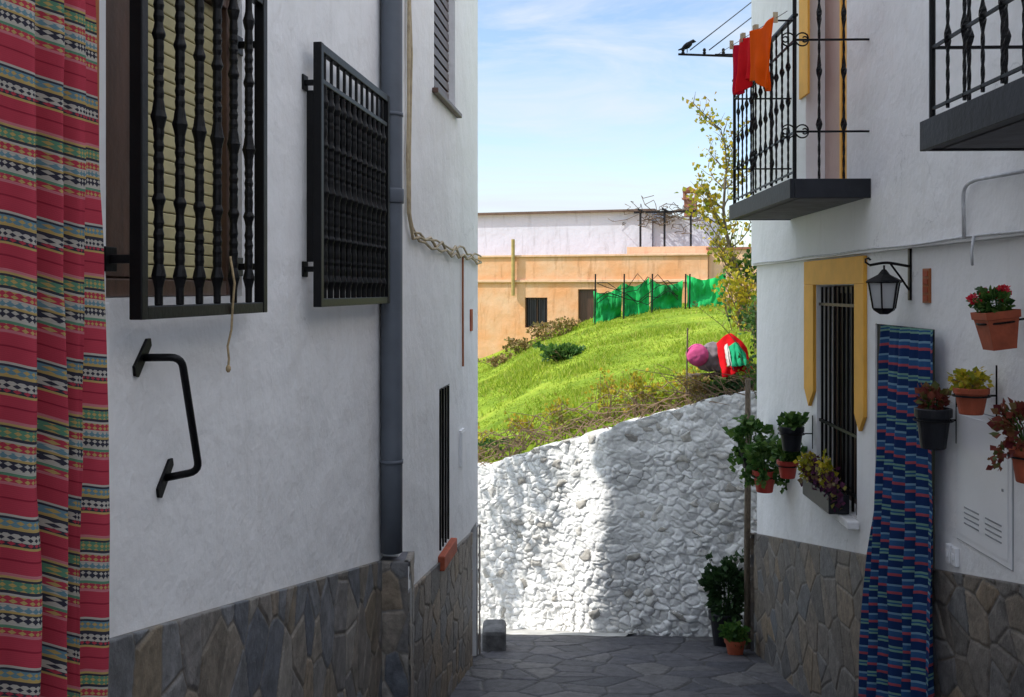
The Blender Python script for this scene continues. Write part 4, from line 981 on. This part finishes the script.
mb = MB(); mb.box(4.42, 6.0, -5, -1.9, 0.5, 1.98); build(mb, 'upper_wall', WHITE2, mF, H5)
mb = MB(); mb.box(6.05, 12.1, -5.2, -0.1, 1.022, 1.08); build(mb, 'roof', BRICK, mF, H5)
CH = thing('chimney', 'small brick chimney with capped top on the roof', 'chimney', mF(5.30, -3, 1.9))
mb = MB(); mb.box(5.14, 5.46, -3.2, -2.88, 1.9, 2.55)
for k in range(6): mb.box(5.135, 5.465, -3.205, -2.875, 1.99+0.09*k, 1.99+0.09*k+0.075)
build(mb, 'stack', BRICK, mF, CH)
mb = MB(); mb.box(5.08, 5.52, -3.26, -2.82, 2.555, 2.60)
for a in (5.11, 5.43):
    for b in (-3.23, -2.91): mb.box(a, a+0.06, b, b+0.06, 2.60, 2.75)
mb.box(5.10, 5.50, -3.24, -2.84, 2.752, 2.80); mb.prism([(5.10, 2.801), (5.50, 2.801), (5.30, 2.92)], -3.26, -2.82)
build(mb, 'cap', BRICK, mF, CH)
PG = thing('pergola', 'dark timber pergola overgrown with bare vines', 'pergola', mF(5.0, -1.2, 0.9))
mb = MB()
for u in (4.15, 4.8, 5.5): mb.box(u, u+0.05, -1.3, -1.25, 0.9, 2.12); mb.box(u+0.01, u+0.05, -2.6, -0.9, 2.121, 2.17)
mb.box(4.0, 5.7, -1.31, -1.24, 2.07, 2.119)
build(mb, 'frame', DARK, mF, PG)
mb = MB(); rr = np.random.default_rng(5)
for i in range(80):
    u = 4.0+1.7*rr.random(); z = 1.75+0.5*rr.random(); p = Vector((u, -1.2-rr.random(), z)); pts = [p]
    for k in range(5): p = p+Vector((rr.normal()*0.15, rr.normal()*0.1, rr.normal()*0.08)); pts.append(p)
    mb.tube(pts, 0.010, 4)
build(mb, 'vine', BARK, mF, PG)
GF = thing('green_mesh_fence', 'fence of crumpled green netting on wooden posts', 'fence', (3.5, 23.9, -0.6))
for (xa, xb, ta, tb, sd_) in ((1.95, 2.62, -0.02, 0.15, 1), (2.64, 3.28, 0.18, 0.30, 2), (3.31, 4.06, 0.26, 0.24, 3), (4.20, 5.12, 0.36, 0.42, 4)):
    nu, nv = 44, 24; U, V_ = np.meshgrid(np.linspace(0, 1, nu), np.linspace(0, 1, nv))
    top = ta+(tb-ta)*U-0.14*np.sin(math.pi*U)+0.04*fbm(U*8, U*0, 8+sd_, 3)
    X = xa+(xb-xa)*U; Z = -1.2+(top+1.2)*V_; Y = 23.9+0.5*fbm(U*4, V_*3, 3+sd_, 4)
    P = np.stack([X, Y, Z], -1).reshape(-1, 3); I = np.arange(nu*nv).reshape(nv, nu)
    F = np.stack([I[:-1, :-1], I[:-1, 1:], I[1:, 1:], I[1:, :-1]], -1).reshape(-1, 4)
    mb = MB(); mb.add(P.tolist(), F.tolist()); build(mb, 'netting', NET, None, GF, smooth=True)
for x in (1.95, 2.63, 3.295, 4.08, 4.18, 5.13):
    mb = MB(); mb.tube([(x, 23.6, -1.2), (x+0.02, 23.6, 0.38)], 0.018, 6); build(mb, 'post', DARK, None, GF)
for k in range(5):
    mb = MB(); pts = [(x, 23.5, 0.0+0.22*math.sin(x*1.3+k)+0.1*rr.normal()) for x in np.linspace(2.0, 3.9, 9)]; mb.tube(pts, 0.012, 4); build(mb, 'dry_vine', DARK, None, GF)

# ------------------------------------------------------------------ aerial bracket, wires, bird
mb = MB(); mb.tube([(1.40, 8.42, 1.985), (2.12, 8.42, 1.96)], 0.010, 6); mb.tube([(2.06, 8.42, 1.7), (2.06, 8.42, 2.2)], 0.012, 6)
for x in (1.44, 1.62, 1.78): mb.lathe([(0.008, 0), (0.016, 0.01), (0.010, 0.025), (0.016, 0.035), (0.008, 0.05)], (x, 8.42, 1.985), 8)
mb.tube([(2.06, 8.42, 1.75), (2.06, 8.25, 1.75)], 0.012, 6)
build(mb, 'wire_bracket', IRON, org=(2.06, 8.4, 1.75), label='iron bracket with insulators carrying overhead wires', category='bracket')
for i, x in enumerate((1.50, 1.66)):
    a = Vector((x, 8.42, 2.02)); b = Vector((5.8+0.3*i, 14.0, 6.3))
    mb = MB(); mb.tube([a.lerp(b, k/14)+Vector((0, 0, -0.12*math.sin(math.pi*k/14))) for k in range(15)], 0.005, 5)
    build(mb, 'overhead_wire', IRON, org=tuple(a), smooth=True, label='dark overhead wire running up from the bracket', category='wire', group='overhead wires')
BD = thing('bird', 'small dark bird perched on the wire bracket', 'bird', (1.47, 8.42, 2.0))
mb = MB(); mb.tube([(1.40, 8.42, 2.02), (1.43, 8.42, 2.03), (1.455, 8.42, 2.045), (1.48, 8.42, 2.06), (1.50, 8.42, 2.075), (1.512, 8.42, 2.09), (1.527, 8.42, 2.095), (1.537, 8.42, 2.092), (1.552, 8.42, 2.09)],
                   [0.005, 0.009, 0.022, 0.027, 0.022, 0.014, 0.017, 0.010, 0.001], 12)
build(mb, 'body', IRON, None, BD, smooth=True)
mb = MB(); mb.tube([(1.475, 8.412, 2.04), (1.475, 8.412, 1.998)], 0.002, 5); mb.tube([(1.475, 8.428, 2.04), (1.475, 8.428, 1.998)], 0.002, 5)
build(mb, 'legs', IRON, None, BD)

# ------------------------------------------------------------------ light, world, camera
el = math.radians(45); dx, dy = -0.992, -0.12
sd = Vector((dx*math.cos(el), dy*math.cos(el), math.sin(el)))
L = bpy.data.lights.new('sun', 'SUN'); L.energy = 5.0; L.angle = math.radians(0.5); L.color = (1.0, 0.95, 0.87)
lo_ = bpy.data.objects.new('sun', L); coll.objects.link(lo_); lo_.rotation_euler = sd.to_track_quat('Z', 'Y').to_euler(); lo_.location = (-10, -2, 20)
w = bpy.data.worlds.new('World'); scene.world = w; w.use_nodes = True; nt = w.node_tree
bg = nt.nodes['Background']
sky = nt.nodes.new('ShaderNodeTexSky'); sky.sky_type = 'NISHITA'; sky.sun_disc = False
sky.sun_elevation = el; sky.sun_rotation = math.atan2(dx, dy); sky.air_density = 1.0; sky.dust_density = 0.6; sky.ozone_density = 1.5
tc = nt.nodes.new('ShaderNodeTexCoord')
cl = NOISE(nt, 3.0, 8, 0.62, tc.outputs['Generated'], (1.0, 1.0, 6.0), 0.9)
cl = RAMP(nt, cl, [(0.38, g(0.05)), (0.56, g(0.5)), (0.72, g(0.95))])
base = MIX(nt, 1.0, sky.outputs[0], (1.5, 1.5, 1.52), 'MULTIPLY')
col = MIX(nt, cl, base, (5.6, 6.05, 6.7))
sp = nt.nodes.new('ShaderNodeSeparateXYZ'); nt.links.new(tc.outputs['Generated'], sp.inputs[0])
hi = RAMP(nt, sp.outputs[2], [(0.32, g(0)), (0.62, g(0.92))])  # extra overhead brightness, added above the view to fill the shaded lane
col = MIX(nt, hi, col, (9.4, 10.3, 12.2))
nt.links.new(col, bg.inputs['Color']); bg.inputs['Strength'].default_value = 0.15
cam = bpy.data.cameras.new('camera'); co = bpy.data.objects.new('camera', cam); coll.objects.link(co)
co.location = (0, 0, 0); co.rotation_euler = (math.radians(90), 0, 0)
cam.sensor_width = 36; cam.lens = 35.156; cam.shift_y = -58.5/1024; cam.clip_start = 0.05; cam.clip_end = 3000
scene.camera = co
scene.view_settings.view_transform = 'Standard'; scene.view_settings.look = 'None'; scene.view_settings.exposure = 0
